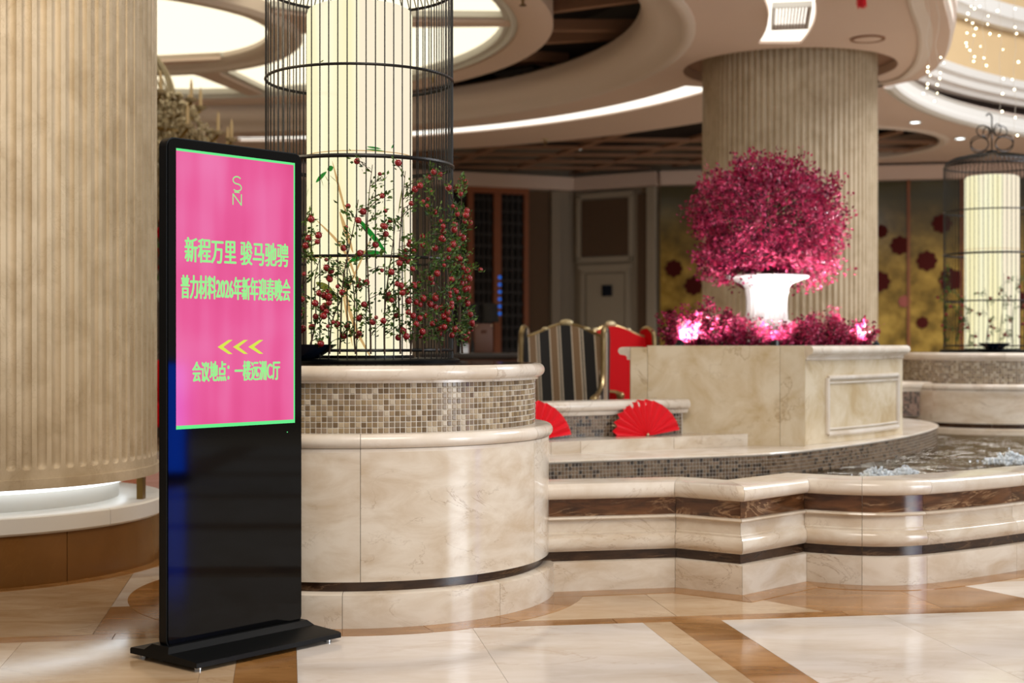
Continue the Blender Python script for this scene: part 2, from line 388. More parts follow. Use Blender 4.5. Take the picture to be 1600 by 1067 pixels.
# band behind the field, then mixed border slabs up to the fountain
for k in range(14):
    u = -6.2+k*0.93
    slab(rect(u, u+0.93, V0, V0+0.10), 'fl_tan')
zz = V0+0.10
mats = ['fl_pale', 'fl_pale', 'fl_tan', 'fl_cream', 'fl_pale', 'fl_tan']
for k in range(12):
    u = -6.2+k*1.1
    a = (0.45, 0.62, 0.38, 0.55)[k % 4]
    slab([G(u, zz), G(u+1.1*a, zz), G(u+0.30, zz+0.55), G(u, zz+0.55)], mats[k % 6] if k > 4 else ('fl_pale', 'fl_tan')[k % 2])
    slab([G(u+1.1*a, zz), G(u+1.1, zz), G(u+1.1, zz+0.55), G(u+0.30, zz+0.55)], mats[(k+1) % 6] if k > 4 else 'fl_pale')  # left border slabs likewise take beige in place of dim warm light
    for r in range(2):
        slab(rect(u, u+1.1, zz+0.55+r*1.0, zz+1.55+r*1.0), 'fl_cream' if (k+r) % 2 else 'fl_pale')
# far floor, plain large slabs
for i in range(11):
    for j in range(8):
        slab(rect(-9.5+i*2.1, -9.5+(i+1)*2.1, zz+2.55+j*2.1, zz+2.55+(j+1)*2.1), 'fl_cream' if (i+j) % 2 else 'fl_pale')
# curved borders round the drum and the near column
def ring_slabs(c, r0, r1, n, mat, a0=0.0, a1=2*PI):
    for k in range(n):
        p, q = a0+(a1-a0)*k/n+0.002, a0+(a1-a0)*(k+1)/n-0.002
        poly = circ(c, r1, 8, p, q)+circ(c, r0, 8, q, p)
        MB().prism(poly, -0.008, 0.0012).build('border_slab', M[mat], floor, None)
ring_slabs(PC1, 0.80, 0.965, 16, 'fl_tan')
ring_slabs(COL1, 0.93, 1.02, 16, 'fl_tan')

# ------------------------------------------------------------------ ceiling of the rotunda
CC = (-4.0, 14.0); SK = (-4.3, 14.5)
def cyl(c, r, z0, z1, n=96): return MB().prism(circ(c, r, n), z0, z1).build('cutter', M['ceil'], None, None)
ceil = MB().prism(circ(CC, 8.25, 160), 4.0, 4.34).build('ceiling', M['ceil'], None)
EDGE = [(3.10, 10.4), (3.42, 11.3), (3.70, 12.2), (4.12, 13.37), (4.44, 14.56), (4.56, 15.35), (4.55, 15.9), (4.33, 16.3), (3.9, 16.75)]
cut(ceil, [MB().prism(EDGE+[(9, 17.6), (9, 5.6), (2.6, 5.6), (2.75, 9.4)], 3.8, 4.6).build('cutter', M['ceil'], None, None)])
cut(ceil, [MB().prism(EDGE+[(3.0, 17.4), (1.8, 16.8), (2.0, 13.0), (2.2, 10.4)], 4.0, 4.34).build('cutter', M['ceil'], None, None)], 'UNION')
acol2 = math.atan2(COL2[1]-CC[1], COL2[0]-CC[0]); da = math.radians(10.6)
slots = []
for k in range(4):
    a0 = acol2+k*PI/2+da; a1 = acol2+(k+1)*PI/2-da
    slots.append(MB().lathe([(6.42, 3.9), (6.84, 3.9), (6.84, 4.16), (6.42, 4.16)], 40, a0, a1, CC, True).build('cutter', M['ceil'], None, None))
cut(ceil, [cyl(CC, 5.75, 3.8, 4.6, 128), cyl(COL2, 1.13, 3.8, 4.6), cyl(COL1, 1.13, 3.8, 4.6)]+slots)
struct(ceil)
for k in range(4):
    a0 = acol2+k*PI/2+da+0.004; a1 = acol2+(k+1)*PI/2-da-0.004
    cv = MB().lathe([(6.43, 4.02), (6.83, 4.02), (6.83, 4.06), (6.43, 4.06)], 40, a0, a1, CC, True).build('cove_light', M['cove'], None)
    names = ['bright curved cove light sweeping behind the cage toward the far column', 'curved cove light in the soffit behind the fluted near column', 'curved cove light in the soffit left of the near column', 'curved cove light with a grille in front of the far column']
    tag(cv, names[k], 'cove light', 'cove lights in the ring soffit')
# rim moulding of the round opening
rim = MB().lathe([(5.76, 4.02), (5.76, 3.985), (5.72, 3.965), (5.67, 3.965), (5.63, 3.985), (5.61, 4.01), (5.45, 4.05), (5.33, 4.09), (5.27, 4.15), (5.25, 4.22), (5.25, 4.30), (5.30, 4.34), (5.76, 4.34)], 128, c=CC, closed=True)
struct(rim.build('trim_1', M['ceilw'], None, 40))
upper = MB().lathe([(5.77, 4.34), (5.77, 4.95), (0.01, 4.95), (0.01, 5.0), (5.85, 5.0), (5.85, 4.34)], 96, c=CC, closed=True)
struct(upper.build('ceiling', M['ceildark'], None))
# backlit round ceiling light
sky = thing('skylight', 'large round backlit onyx ceiling light with brown ring frame', 'ceiling light', (SK[0], SK[1], 4.25))
MB().lathe([(4.72, 0.02), (4.66, 0.0), (4.42, 0.0), (4.36, 0.03), (4.36, 0.30), (4.72, 0.30)], 96, closed=True).build('outer_ring', M['ceil'], sky)
MB().lathe([(4.36, 0.05), (4.30, 0.03), (4.27, 0.07), (4.22, 0.07), (4.20, 0.11), (4.20, 0.16), (4.36, 0.16)], 96, closed=True).build('frame_moulding', M['ceilcool'], sky)
MB().lathe([(2.20, 0.02), (2.15, -0.02), (2.03, -0.02), (1.99, 0.02), (1.90, 0.03), (1.84, 0.08), (1.84, 0.16), (2.20, 0.16)], 72, c=(-0.1, 0.3), closed=True).build('inner_ring', M['ceilw'], sky)
divs = [0.0, 1.35, 2.55, 3.6, 4.6, 5.45]
for i, a in enumerate(divs):
    b = divs[(i+1) % len(divs)]+(2*PI if i == len(divs)-1 else 0)
    MB().lathe([(1.9, 0.145), (4.21, 0.145), (4.21, 0.17), (1.9, 0.17)], 24, a+0.02, b-0.02, closed=True).build('pane', M['skyl'], sky, None)
    ca, sa = math.cos(a), math.sin(a)
    w = MB(); pts = [(1.95, 0.55), (2.4, 0.26), (2.9, 0.14), (4.3, 0.10)]
    poly = [(r, h) for r, h in pts]+[(r, -h) for r, h in pts[::-1]]
    w.prism([(r*ca-h*sa, r*sa+h*ca) for r, h in poly], 0.05, 0.15); w.build('divider', M['ceil'], sky, None)
    w = MB(); poly = [(r, h+0.09) for r, h in pts]+[(r, -h-0.09) for r, h in pts[::-1]]
    w.prism([(r*ca-h*sa, r*sa+h*ca) for r, h in poly], 0.085, 0.149); w.build('divider_edge', M['ceilcool'], sky, None)
MB().prism(circ((-0.1, 0.3), 1.88, 64), 0.13, 0.17).build('pane', M['skyl'], sky, None)
# radial beams in the dark recess round it
bm_ = thing('ceiling_beams', 'brown radial beams in the dark ceiling recess round the backlit light', 'beams', (CC[0], CC[1], 4.5))
for i in range(36):
    a = 2*PI*i/36+0.03; sk = 0.055*(1 if i % 2 else -1)
    p0 = Vector((SK[0]-CC[0]+4.6*math.cos(a), SK[1]-CC[1]+4.6*math.sin(a), 0)); p1 = Vector((5.7*math.cos(a+sk), 5.7*math.sin(a+sk), 0))
    d = p1-p0; c = (p0+p1)/2
    MB().box((c.x, c.y, 0), (d.length, 0.10, 0.12), math.atan2(d.y, d.x)).build('beam', M['ceilbeam'], bm_, None)
# dark grille, sprinklers, ceiling speaker, air grille
v = thing('air_vent', 'black rectangular air vent in the dark recess beside the radial beams', 'vent', (0.10, 17.35, 4.34), -0.6)
MB().rbox((0, 0, 0.03), (0.62, 0.34, 0.05), 0, 0.012).build('frame', M['blackp'], v)
for k in range(6): MB().box((0, -0.125+k*0.05, 0.0), (0.56, 0.012, 0.03)).build('slat', M['dark'], v, None)
def sprinkler(x, y, z, label):
    s_ = thing('sprinkler_head', label, 'sprinkler', (x, y, z), 0, 'sprinkler heads')
    MB().lathe([(0.001, 0.0), (0.05, 0.0), (0.045, -0.012), (0.001, -0.012)], 14).build('rosette', M['gilt'], s_)
    MB().tube([(0, 0, 0), (0, 0, -0.07)], 0.013, 8).build('stem', M['brass'], s_)
    MB().lathe([(0.001, -0.075), (0.034, -0.075), (0.03, -0.068), (0.001, -0.068)], 12).build('deflector', M['brass'], s_)
sprinkler(0.10, 13.15, 4.25, 'small sprinkler head under the brown ring at the top edge')
sprinkler(-0.95, 17.05, 4.25, 'small sprinkler head under the brown ring behind the cage')
sprinkler(0.48, 20.9-0.3, 4.0, 'small sprinkler head on the soffit below the cove light')
sp = thing('ceiling_speaker', 'round ceiling speaker beside the top of the far column', 'speaker', (3.44, 13.75, 4.0))
MB().lathe([(0.001, -0.012), (0.13, -0.012), (0.155, -0.004), (0.16, 0.0), (0.001, 0.0)], 32).build('grille', M['ceil'], sp)
MB().lathe([(0.135, -0.016), (0.165, -0.016), (0.165, 0.0), (0.135, 0.0)], 32, closed=True).build('ring', M['ceilbeam'], sp)
ag = thing('air_grille', 'grey louvre air grille set in the curved cove light above the far column', 'grille', (2.50, 12.75, 3.985), -0.17)
MB().box((-0.16, 0, 0), (0.02, 0.9, 0.05)).box((0.16, 0, 0), (0.02, 0.9, 0.05)).box((0, -0.44, 0), (0.3, 0.02, 0.05)).box((0, 0.44, 0), (0.3, 0.02, 0.05)).build('frame', M['white'], ag, None)
for k in range(11): MB().box((-0.14+k*0.028, 0, 0), (0.008, 0.87, 0.045)).build('slat', M['ceilbeam'], ag, None)

# dark coffered ceiling behind, right-hand soffit with the atrium opening
c3 = (13.3, 12.6)
struct(cut(MB().prism([(-14, 5.0), (-14, 28), (14, 28), (14, 21.0), (4.2, 16.9), (4.2, 5.0)], 5.02, 5.1).build('ceiling', M['ceildark'], None, None), [cyl(c3, 10.12, 4.8, 5.4, 128)]))
cb_ = thing('coffer_beams', 'brown slatted coffer beams of the low dark ceiling before the back wall', 'beams', (0, 0, 4.16))
for k in range(6): MB().box((0.6, 20.9+k*0.86, -0.12), (13.5, 0.12, 0.045), 0.05).build('beam', M['ceilbeam'], cb_, None)
for k in range(9): MB().box((-4.5+k*1.3, 22.8, -0.10), (0.12, 5.4, 0.045), 0.35).build('cross_beam', M['ceilbeam'], cb_, None)
bk_ = MB().prism([(-8, 18), (7.2, 18), (7.2, 27), (-8, 27)], 4.46, 4.50).build('backing', M['ceildark'], None, None)
cut(bk_, [cyl(c3, 10.25, 4.2, 4.8, 96)]); bk_.parent = cb_; bk_.location = (0, 0, -4.16)
soff = MB().prism([(4.05, 16.2), (4.2, 15.3), (9, 12.5), (13, 18), (13, 26), (3.4, 26), (3.4, 17.5)], 4.0, 4.30).build('ceiling', M['ceil'], None, None)
cut(soff, [cyl(c3, 9.78, 3.8, 4.5, 128), cyl((4.4, 21.3), 2.0, 3.8, 4.5, 64)]); struct(soff)
a0, a1 = 1.75, 2.735
struct(MB().lathe([(9.80, 4.0), (9.72, 3.985), (9.67, 4.02), (9.66, 4.07), (9.70, 4.12), (9.70, 4.22), (9.66, 4.25), (9.80, 4.25)], 64, a0, a1, c3, True).build('trim_2', M['white']))
struct(MB().lathe([(9.82, 4.24), (10.2, 4.24), (10.2, 4.55), (10.3, 4.55), (10.3, 4.2), (9.82, 4.2)], 64, a0, a1, c3, True).build('trim_3', M['ceildark']))
struct(MB().lathe([(10.2, 4.52), (10.0, 4.50), (9.97, 4.56), (9.90, 4.58), (9.88, 4.66), (9.82, 4.70), (9.80, 4.80), (10.2, 4.82)], 64, a0, 2.92, c3, True).build('trim_4', M['white']))
struct(MB().lathe([(10.05, 4.8), (10.05, 7.0), (10.2, 7.0), (10.2, 4.8)], 64, a0, 2.92, c3, True).build('wall_atrium', M['beige']))
struct(MB().lathe([(10.05, 5.55), (9.9, 5.55), (9.86, 5.62), (9.80, 5.66), (9.80, 5.85), (10.05, 5.85)], 64, a0, 2.92, c3, True).build('trim_5', M['white']))
struct(MB().lathe([(2.06, 4.0), (2.0, 3.97), (1.92, 3.99), (1.92, 4.08), (2.06, 4.08)], 48, -1.45, 1.3, (4.4, 21.3), True).build('trim_8', M['ceilw']))
for (x, y, lab) in ((5.38, 18.98, 'small bright downlight in the right soffit nearer the far column'), (6.46, 20.5, 'small bright downlight in the right soffit above the far cage')):
    d_ = thing('downlight', lab, 'downlight', (x, y, 4.0), 0, 'recessed downlights')
    MB().lathe([(0.065, 0.0), (0.065, -0.012), (0.085, -0.012), (0.09, 0.0)], 20, closed=True).build('ring', M['white'], d_)
    MB().lathe([(0.001, -0.004), (0.066, -0.004), (0.066, 0.0), (0.001, 0.0)], 20).build('lens', M['down'], d_)
d_ = thing('downlight', 'tiny downlight among the dark coffer beams', 'downlight', (1.02, 22.0, 4.05), 0, 'recessed downlights')
MB().lathe([(0.05, 0.0), (0.05, -0.012), (0.07, -0.012), (0.075, 0.0)], 20, closed=True).build('ring', M['white'], d_)
MB().lathe([(0.001, -0.004), (0.051, -0.004), (0.051, 0.0), (0.001, 0.0)], 20).build('lens', M['down'], d_)

# ------------------------------------------------------------------ back walls
def wallpiece(p, q, z0, z1, th, name, mat, parent=None, off=0.0):
    d = Vector((q[0]-p[0], q[1]-p[1])); L = d.length; n = Vector((d.y, -d.x))/L   # n faces the camera
    m = (Vector(p)+Vector(q))/2+n*(off-th/2 if off == 0 else off-th/2)
    return MB().box((m.x, m.y, (z0+z1)/2), (L, th, z1-z0), math.atan2(d.y, d.x)).build(name, M[mat], parent, None)
WL0, WC, WR0, WR1 = (-9.0, 20.9), (1.1, 25.2), (2.55, 24.25), (12.5, 22.2)
wl = struct(wallpiece(WL0, WC, 0, 4.5, 0.2, 'wall_left', 'wallgrey'))
wm = struct(wallpiece(WC, WR0, 0, 4.5, 0.2, 'wall_back', 'wallgrey'))
wr = struct(wallpiece(WR0, WR1, 0, 4.5, 0.2, 'wall_right', 'wallgrey'))
struct(MB().box((-11.5, 14, 2.5), (0.2, 20, 5)).build('wall_far_left', M['wallbrown'], None, None))
for p, q, nm in ((WL0, WC, 'trim_9'), (WC, WR0, 'trim_10'), (WR0, WR1, 'trim_11')):
    struct(wallpiece(p, q, 3.72, 3.95, 0.22, nm, 'ceil', None, 0.22))
def along(p, q, t): return (p[0]+(q[0]-p[0])*t, p[1]+(q[1]-p[1])*t)
def at_px(p, q, px):
    k = (px-800)/2222.0; dx, dy = q[0]-p[0], q[1]-p[1]; t = (k*p[1]-p[0])/(dx-k*dy); return along(p, q, t)
# lattice screens with orange timber frames
lat = thing('lattice_screen', 'dark lattice screen in orange timber frames on the back wall left of the chairs', 'screen')
for x0, x1 in ((727, 736), (768, 779), (815, 822), (690, 696)):
    wallpiece(at_px(WL0, WC, x0), at_px(WL0, WC, x1), 0, 3.7, 0.10, 'frame_post', 'orange', lat, 0.12)
wallpiece(at_px(WL0, WC, 690), at_px(WL0, WC, 822), 3.62, 3.72, 0.10, 'top_rail', 'orange', lat, 0.13)
for x0, x1 in ((696, 727), (736, 768), (779, 815)):
    p, q = at_px(WL0, WC, x0), at_px(WL0, WC, x1); wallpiece(p, q, 0, 3.62, 0.03, 'backing', 'dark', lat, 0.05)
    n = 3
    for k in range(1, n+1): a = along(p, q, (k-0.12)/(n+1)); b = along(p, q, (k+0.12)/(n+1)); wallpiece(a, b, 0, 3.62, 0.04, 'lattice_bar', 'lattice', lat, 0.10)
    for k in range(18): wallpiece(p, q, 0.1+k*0.2, 0.14+k*0.2, 0.035, 'lattice_bar', 'lattice', lat, 0.09)
bl = thing('light_column', 'small column of blue lights behind the lattice screen', 'lights')
for k in range(6):
    p = at_px(WL0, WC, 781); MB().box((p[0], p[1]-0.14, 1.55+k*0.125), (0.045, 0.02, 0.05)).build('light', M['bluesc'], bl, None)
# plain pilasters and panelled door
pil = thing('wall_pilaster', 'pale pilaster in the corner of the back wall', 'pilaster')
wallpiece(at_px(WL0, WC, 824), at_px(WL0, WC, 856), 0, 3.7, 0.08, 'panel', 'wallbrown', pil, 0.06)
wallpiece(at_px(WL0, WC, 857), at_px(WL0, WC, 870), 0, 3.7, 0.12, 'shaft', 'wallgrey', pil, 0.14)
dr = struct(wallpiece(at_px(WC, WR0, 905), at_px(WC, WR0, 1000), 0, 3.62, 0.06, 'door_1', 'wallgrey', None, 0.07))
def dpart(x0, x1, y0, y1, nm, mt, off, th=0.05):
    p, q = at_px(WC, WR0, x0), at_px(WC, WR0, x1); d = (p[1]+q[1])/2
    return wallpiece(p, q, EYE+(533.5-y1)*d/2222, EYE+(533.5-y0)*d/2222, th, nm, mt, dr, off)
dpart(913, 986, 312, 400, 'panel_fabric', 'wallbrown', 0.10)
M['doorp'] = plain('door_paint', '#a39784', 0.6)
for x0, x1, y0, y1 in ((906, 912, 304, 408), (987, 993, 304, 408), (906, 993, 302, 310), (906, 993, 402, 410), (908, 990, 414, 420), (912, 918, 424, 640), (982, 988, 424, 640), (912, 988, 420, 426)):
    dpart(x0, x1, y0, y1, 'moulding', 'doorp', 0.12)
dpart(921, 980, 428, 640, 'door_leaf', 'doorp', 0.10); dpart(946, 961, 446, 463, 'door_sign', 'navy', 0.13, 0.03)
pil2 = thing('wall_pilaster', 'pilaster with a dark inlay between the door and the painted panels', 'pilaster')
wallpiece(at_px(WC, WR0, 1001), at_px(WC, WR0, 1015), 0, 3.6, 0.06, 'inlay', 'wallbrown', pil2, 0.10)
wallpiece(at_px(WC, WR0, 1016), at_px(WC, WR0, 1028), 0, 3.7, 0.10, 'shaft', 'doorp', pil2, 0.14)
# gilded panels with painted dark red flowers
def px_on(p, q, px, py):
    a = at_px(p, q, px); return (a[0], a[1], EYE+(533.5-py)*a[1]/2222)
fl_rows = [[(1052, 420, 13), (1083, 447, 14), (1046, 490, 7)], [(1375, 362, 10), (1404, 384, 14), (1373, 440, 15), (1411, 471, 9)], [(1446, 408, 15), (1469, 350, 14), (1483, 437, 17), (1439, 504, 9)], [(1545, 380, 14), (1590, 470, 15)]]
for i, (x0, x1) in enumerate(((1032, 1216), (1218, 1417), (1421, 1500), (1503, 1660))):
    lab = ['gilded wall panel with dark flowers left of the far column', 'gilded wall panel with dark red flowers just right of the far column', 'gilded wall panel with red flowers beside the far cage', 'gilded wall panel behind the far cage'][i]
    t = thing('painted_panel', lab, 'wall panel', (0, 0, 0), 0, 'gilded wall panels')
    p, q = at_px(WR0, WR1, x0), at_px(WR0, WR1, x1)
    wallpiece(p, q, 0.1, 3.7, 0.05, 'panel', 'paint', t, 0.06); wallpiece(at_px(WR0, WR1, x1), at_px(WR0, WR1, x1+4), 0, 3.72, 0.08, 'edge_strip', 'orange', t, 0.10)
    for k, (fx, fy, fr) in enumerate(fl_rows[i]):
        c = px_on(WR0, WR1, fx, fy); r = fr*c[1]/2222; w = MB(); N = 40
        ring = [(r*(1+0.10*math.cos(8*2*PI*j/N))*math.cos(2*PI*j/N), r*(1+0.10*math.cos(8*2*PI*j/N))*math.sin(2*PI*j/N)) for j in range(N)]
        w.prism(ring, 0, 0.012)
        ang = math.atan2(WR1[1]-WR0[1], WR1[0]-WR0[0])
        w.xf(Matrix.Translation((c[0], c[1]-0.08, c[2])) @ Matrix.Rotation(ang, 4, 'Z') @ Matrix.Rotation(PI/2, 4, 'X'))
        w.build('painted_flower', M['pflower2'] if (i == 1 and k == 3) else M['pflower'], t, None)

# ------------------------------------------------------------------ fluted columns
def fluted(name, label, c, R, ztop, nfl=86, zb=0.42):
    t = thing(name, label, 'column', (c[0], c[1], 0), 0, 'fluted columns')
    FR = [-0.5, -0.42, -0.335, -0.328, -0.29, -0.20, -0.07, 0.07, 0.20, 0.29, 0.328, 0.335, 0.42]; per = len(FR); n = nfl*per; zf = zb+0.085; zr = 0.028
    zs = [zb, zb+0.045, zb+0.045, zf, zf+0.004, zf+0.010, zf+0.018, zf+zr, zf+0.08, ztop]
    vv = []; hw = 0.333
    for li, z in enumerate(zs):
        rr = R+0.012 if li < 2 else R
        for i in range(n):
            fr = FR[i % per]; a = 2*PI*((i//per)+fr+0.5)/nfl; dep = 0.0
            if li >= 4:
                k = min(1.0, (z-zf)/zr); w = hw*math.sqrt(max(0.0, 1-(1-k)**2))
                if abs(fr) < w: dep = 0.025*math.sqrt(max(0, 1-(fr/w)**2))*min(1.0, 0.45+k)
            vv.append(((rr-dep)*math.cos(a), (rr-dep)*math.sin(a), z))
    ff = []
    for l in range(len(zs)-1):
        for i in range(n): j = (i+1) % n; ff.append((l*n+i, l*n+j, (l+1)*n+j, (l+1)*n+i))
    ff.append(tuple(range(n))[::-1])
    m = MB(); m.add(vv, ff); m.build('shaft', M['colstone'], t, 50, False)
    MB().lathe([(0.74, 0.30), (0.74, zb)], 64).build('recess_wall', M['white'], t)
    MB().lathe([(0.76, zb-0.03), (0.79, zb-0.03), (0.79, zb-0.012), (0.76, zb-0.012)], 64, closed=True).build('led_strip', M['led'], t)
    for k in range(8):
        a0 = 2*PI*k/8+0.30; a1 = a0+2*PI/8-0.004
        MB().lathe([(0.70, 0.225), (0.955, 0.225), (0.965, 0.235), (0.965, 0.30), (0.955, 0.305), (0.70, 0.305)], 16, a0, a1, closed=True).build('ring_piece', M['white'], t)
        MB().lathe([(0.80, 0.0), (0.945, 0.0), (0.945, 0.224), (0.80, 0.224)], 16, a0+0.55, a1+0.55, closed=True).build('base_panel', M['colbase'], t)
    MB().box((0.885*math.cos(-0.04), 0.885*math.sin(-0.04), 0.36), (0.03, 0.05, 0.12), -0.04).build('bracket', M['brass'], t, None)
    return t
fluted('fluted_column', 'huge fluted stone column with a glowing white base ring at the left edge', COL1, 0.925, 5.2)
fluted('fluted_column', 'fluted stone column rising behind the magenta tree', COL2, 0.925, 4.6)
for c, nm, lab in ((COL2, 'column_collar', 'dark recessed collar where the far column meets the ceiling'), (COL1, 'column_collar', 'dark recessed collar where the near column meets the ceiling')):
    tag(MB().lathe([(0.90, 4.10), (1.16, 4.10), (1.16, 4.2), (0.90, 4.2)], 64, closed=True).build(nm, M['ceilbeam'], None, 35, True, (c[0], c[1], 0)), lab, 'collar')

# ------------------------------------------------------------------ round planters
def arcs(t, prof, n, a_off, mat, name, seg=14, gap=0.0012, R=0.8):
    for k in range(n):
        a0 = a_off+2*PI*k/n; MB().lathe(prof, seg, a0+gap, a0+2*PI/n-gap, closed=True).build(name, M[mat], t)
def bull(r0, rin, z0, z1, k=9, neck=0.0):
    h = (z1-z0)/2; zc = (z0+z1)/2; p = [(rin, z0)]
    for i in range(k+1):
        a = -PI/2+PI*i/k; p.append((r0-h+h*math.cos(a), zc+h*math.sin(a)))
    return p+[(rin, z1)]
tile_me = None
def tile_mesh(w, h, d, mat):
    m = MB(); b = 0.0022
    lo = [(-w/2, 0, -h/2), (w/2, 0, -h/2), (w/2, 0, h/2), (-w/2, 0, h/2)]
    hi = [(-w/2+b, -d, -h/2+b), (w/2-b, -d, -h/2+b), (w/2-b, -d, h/2-b), (-w/2+b, -d, h/2-b)]
    m.add(lo+hi, [(4, 5, 6, 7)[::-1], (0, 1, 5, 4), (1, 2, 6, 5), (2, 3, 7, 6), (3, 0, 4, 7)]); return m
def planter(label, c, tall=True, parts=True):
    t = thing('round_planter', label, 'planter', (c[0], c[1], 0), 0, 'round marble planters')
    zb = 0.17 if tall else 0.40
    arcs(t, [(0.5, 0.0), (0.837, 0.0), (0.837, zb-0.045), (0.82, zb-0.038), (0.5, zb-0.038)], 8, -PI/2+0.03, 'cream', 'plinth_slab')
    arcs(t, [(0.5, zb-0.038), (0.79, zb-0.038), (0.79, zb), (0.5, zb)], 6, 0.2, 'darkband', 'dark_band')
    arcs(t, [(0.5, zb), (0.815, zb), (0.815, 0.655), (0.5, 0.655)], 6, -PI/2+0.11, 'cream', 'body_panel', 18)
    arcs(t, [(0.5, 0.655), (0.815, 0.655), (0.815, 0.668)]+bull(0.832, 0.5, 0.668, 0.722)[1:], 6, -PI/2+0.11, 'creamtop', 'lower_coping')
    MB().lathe([(0.70, 0.72), (0.755, 0.72), (0.755, 0.918), (0.70, 0.918)], 96, closed=True).build('tile_bed', M['mgrout'], t)
    arcs(t, [(0.5, 0.912), (0.770, 0.912)]+bull(0.797, 0.5, 0.922, 0.978)[1:], 6, 0.33, 'creamtop', 'upper_coping')
    MB().lathe([(0.001, 0.9785), (0.755, 0.9785), (0.755, 0.95), (0.001, 0.95)], 64).build('top_slab', M['darktop'], t)
    rows = 9; n = 222; pt = 0.0214; R = 0.7545; order = []
    for r in range(rows):
        for k in range(n):
            a = 2*PI*(k+0.5*(0))/n; order.append((abs(math.atan2(math.sin(a+PI/2-0.25), math.cos(a+PI/2-0.25))), a, r))
    order.sort(); npart = 300 if parts else 0
    tm = tile_mesh(0.0183, 0.0186, 0.0030, M['mos']); me = tm.mesh('tile', M['mos'], None, False); rest = MB()
    for i, (_, a, r) in enumerate(order):
        x, y, z = R*math.cos(a), R*math.sin(a), 0.7325+r*pt
        if i < npart:
            link('tile', me, t, (x, y, z), a+PI/2)
        else:
            mm = Matrix.Translation((x, y, z)) @ Matrix.Rotation(a+PI/2, 4, 'Z'); rest.add([mm @ Vector(p) for p in tm.v], tm.f)
    stuff(rest.build('tile_field', M['mosi'], t, None, False))
    return t
planter('large round marble planter with a shell mosaic band right behind the display', PC1)
planter('far round marble planter with a mosaic band behind the pool', PC2, False, False)

# ------------------------------------------------------------------ bird cages with lanterns
def cage(label, c, nb=66):
    t = thing('bird_cage', label, 'cage', (c[0], c[1], 0.979), 0, 'tall iron bird cages'); R = 0.40
    path = [(R, 0, 0.02), (R, 0, 0.5), (R, 0, 1.0), (R, 0, 1.60), (R-0.02, 0, 1.645), (R-0.08, 0, 1.675), (R-0.2, 0, 1.70), (0.03, 0, 1.725)]
    me = MB().tube(path, 0.0027, 5).mesh('bar', M['blackm'], 60)
    for k in range(nb): link('bar', me, t, (0, 0, 0), 2*PI*(k+0.3)/nb)
    def hoop(z, r, w=0.011, R_=R):
        MB().tube([(R_*math.cos(2*PI*i/72), R_*math.sin(2*PI*i/72), z) for i in range(72)], w, 6, True).build('hoop', M['blackm'], t)
    for z in (0.055, 0.437, 0.841, 1.21, 1.60): hoop(z, R, 0.0065 if z != 0.841 else 0.0095)
    MB().lathe([(0.02, 0.0), (0.43, 0.0), (0.435, 0.012), (0.42, 0.02), (0.02, 0.02)], 64).build('base_tray', M['blackp'], t)
    MB().lathe([(0.001, 1.715), (0.05, 1.715), (0.05, 1.74), (0.001, 1.75)], 20).build('crown_cap', M['blackm'], t)
    for k in range(6):
        a = PI*k/3+0.2; pts = []
        for i in range(20):
            b = 2*PI*i/20; rr = 0.085*(1+0.2*math.cos(b)); pts.append(((0.10+rr*math.cos(b))*math.cos(a), (0.10+rr*math.cos(b))*math.sin(a), 1.80+rr*0.75*math.sin(b)))
        MB().tube(pts, 0.005, 5, True).build('scroll', M['blackm'], t)
    for k in range(4):
        a = PI*k/2+0.2; pts = []
        for i in range(18):
            b = 2*PI*i/18; rr = 0.06*(1+0.25*math.cos(b)); pts.append(((0.07+rr*math.cos(b))*math.cos(a), (0.07+rr*math.cos(b))*math.sin(a), 1.91+rr*0.8*math.sin(b)))
        MB().tube(pts, 0.005, 5, True).build('scroll', M['blackm'], t)
    hk = [(0, 0, 1.74), (0, 0, 1.98), (0.0, 0, 2.03)]+[(-0.025+0.025*math.cos(b), 0, 2.03+0.03*math.sin(b)) for b in (0.5, 1.0, 1.6, 2.2, 2.8)]
    MB().tube(hk, 0.006, 6).build('hook', M['blackm'], t)
    return t
cage('tall black iron bird cage on the mosaic planter behind the display', PC1)
cage('far black iron bird cage with scrolled finial behind the pool', PC2)
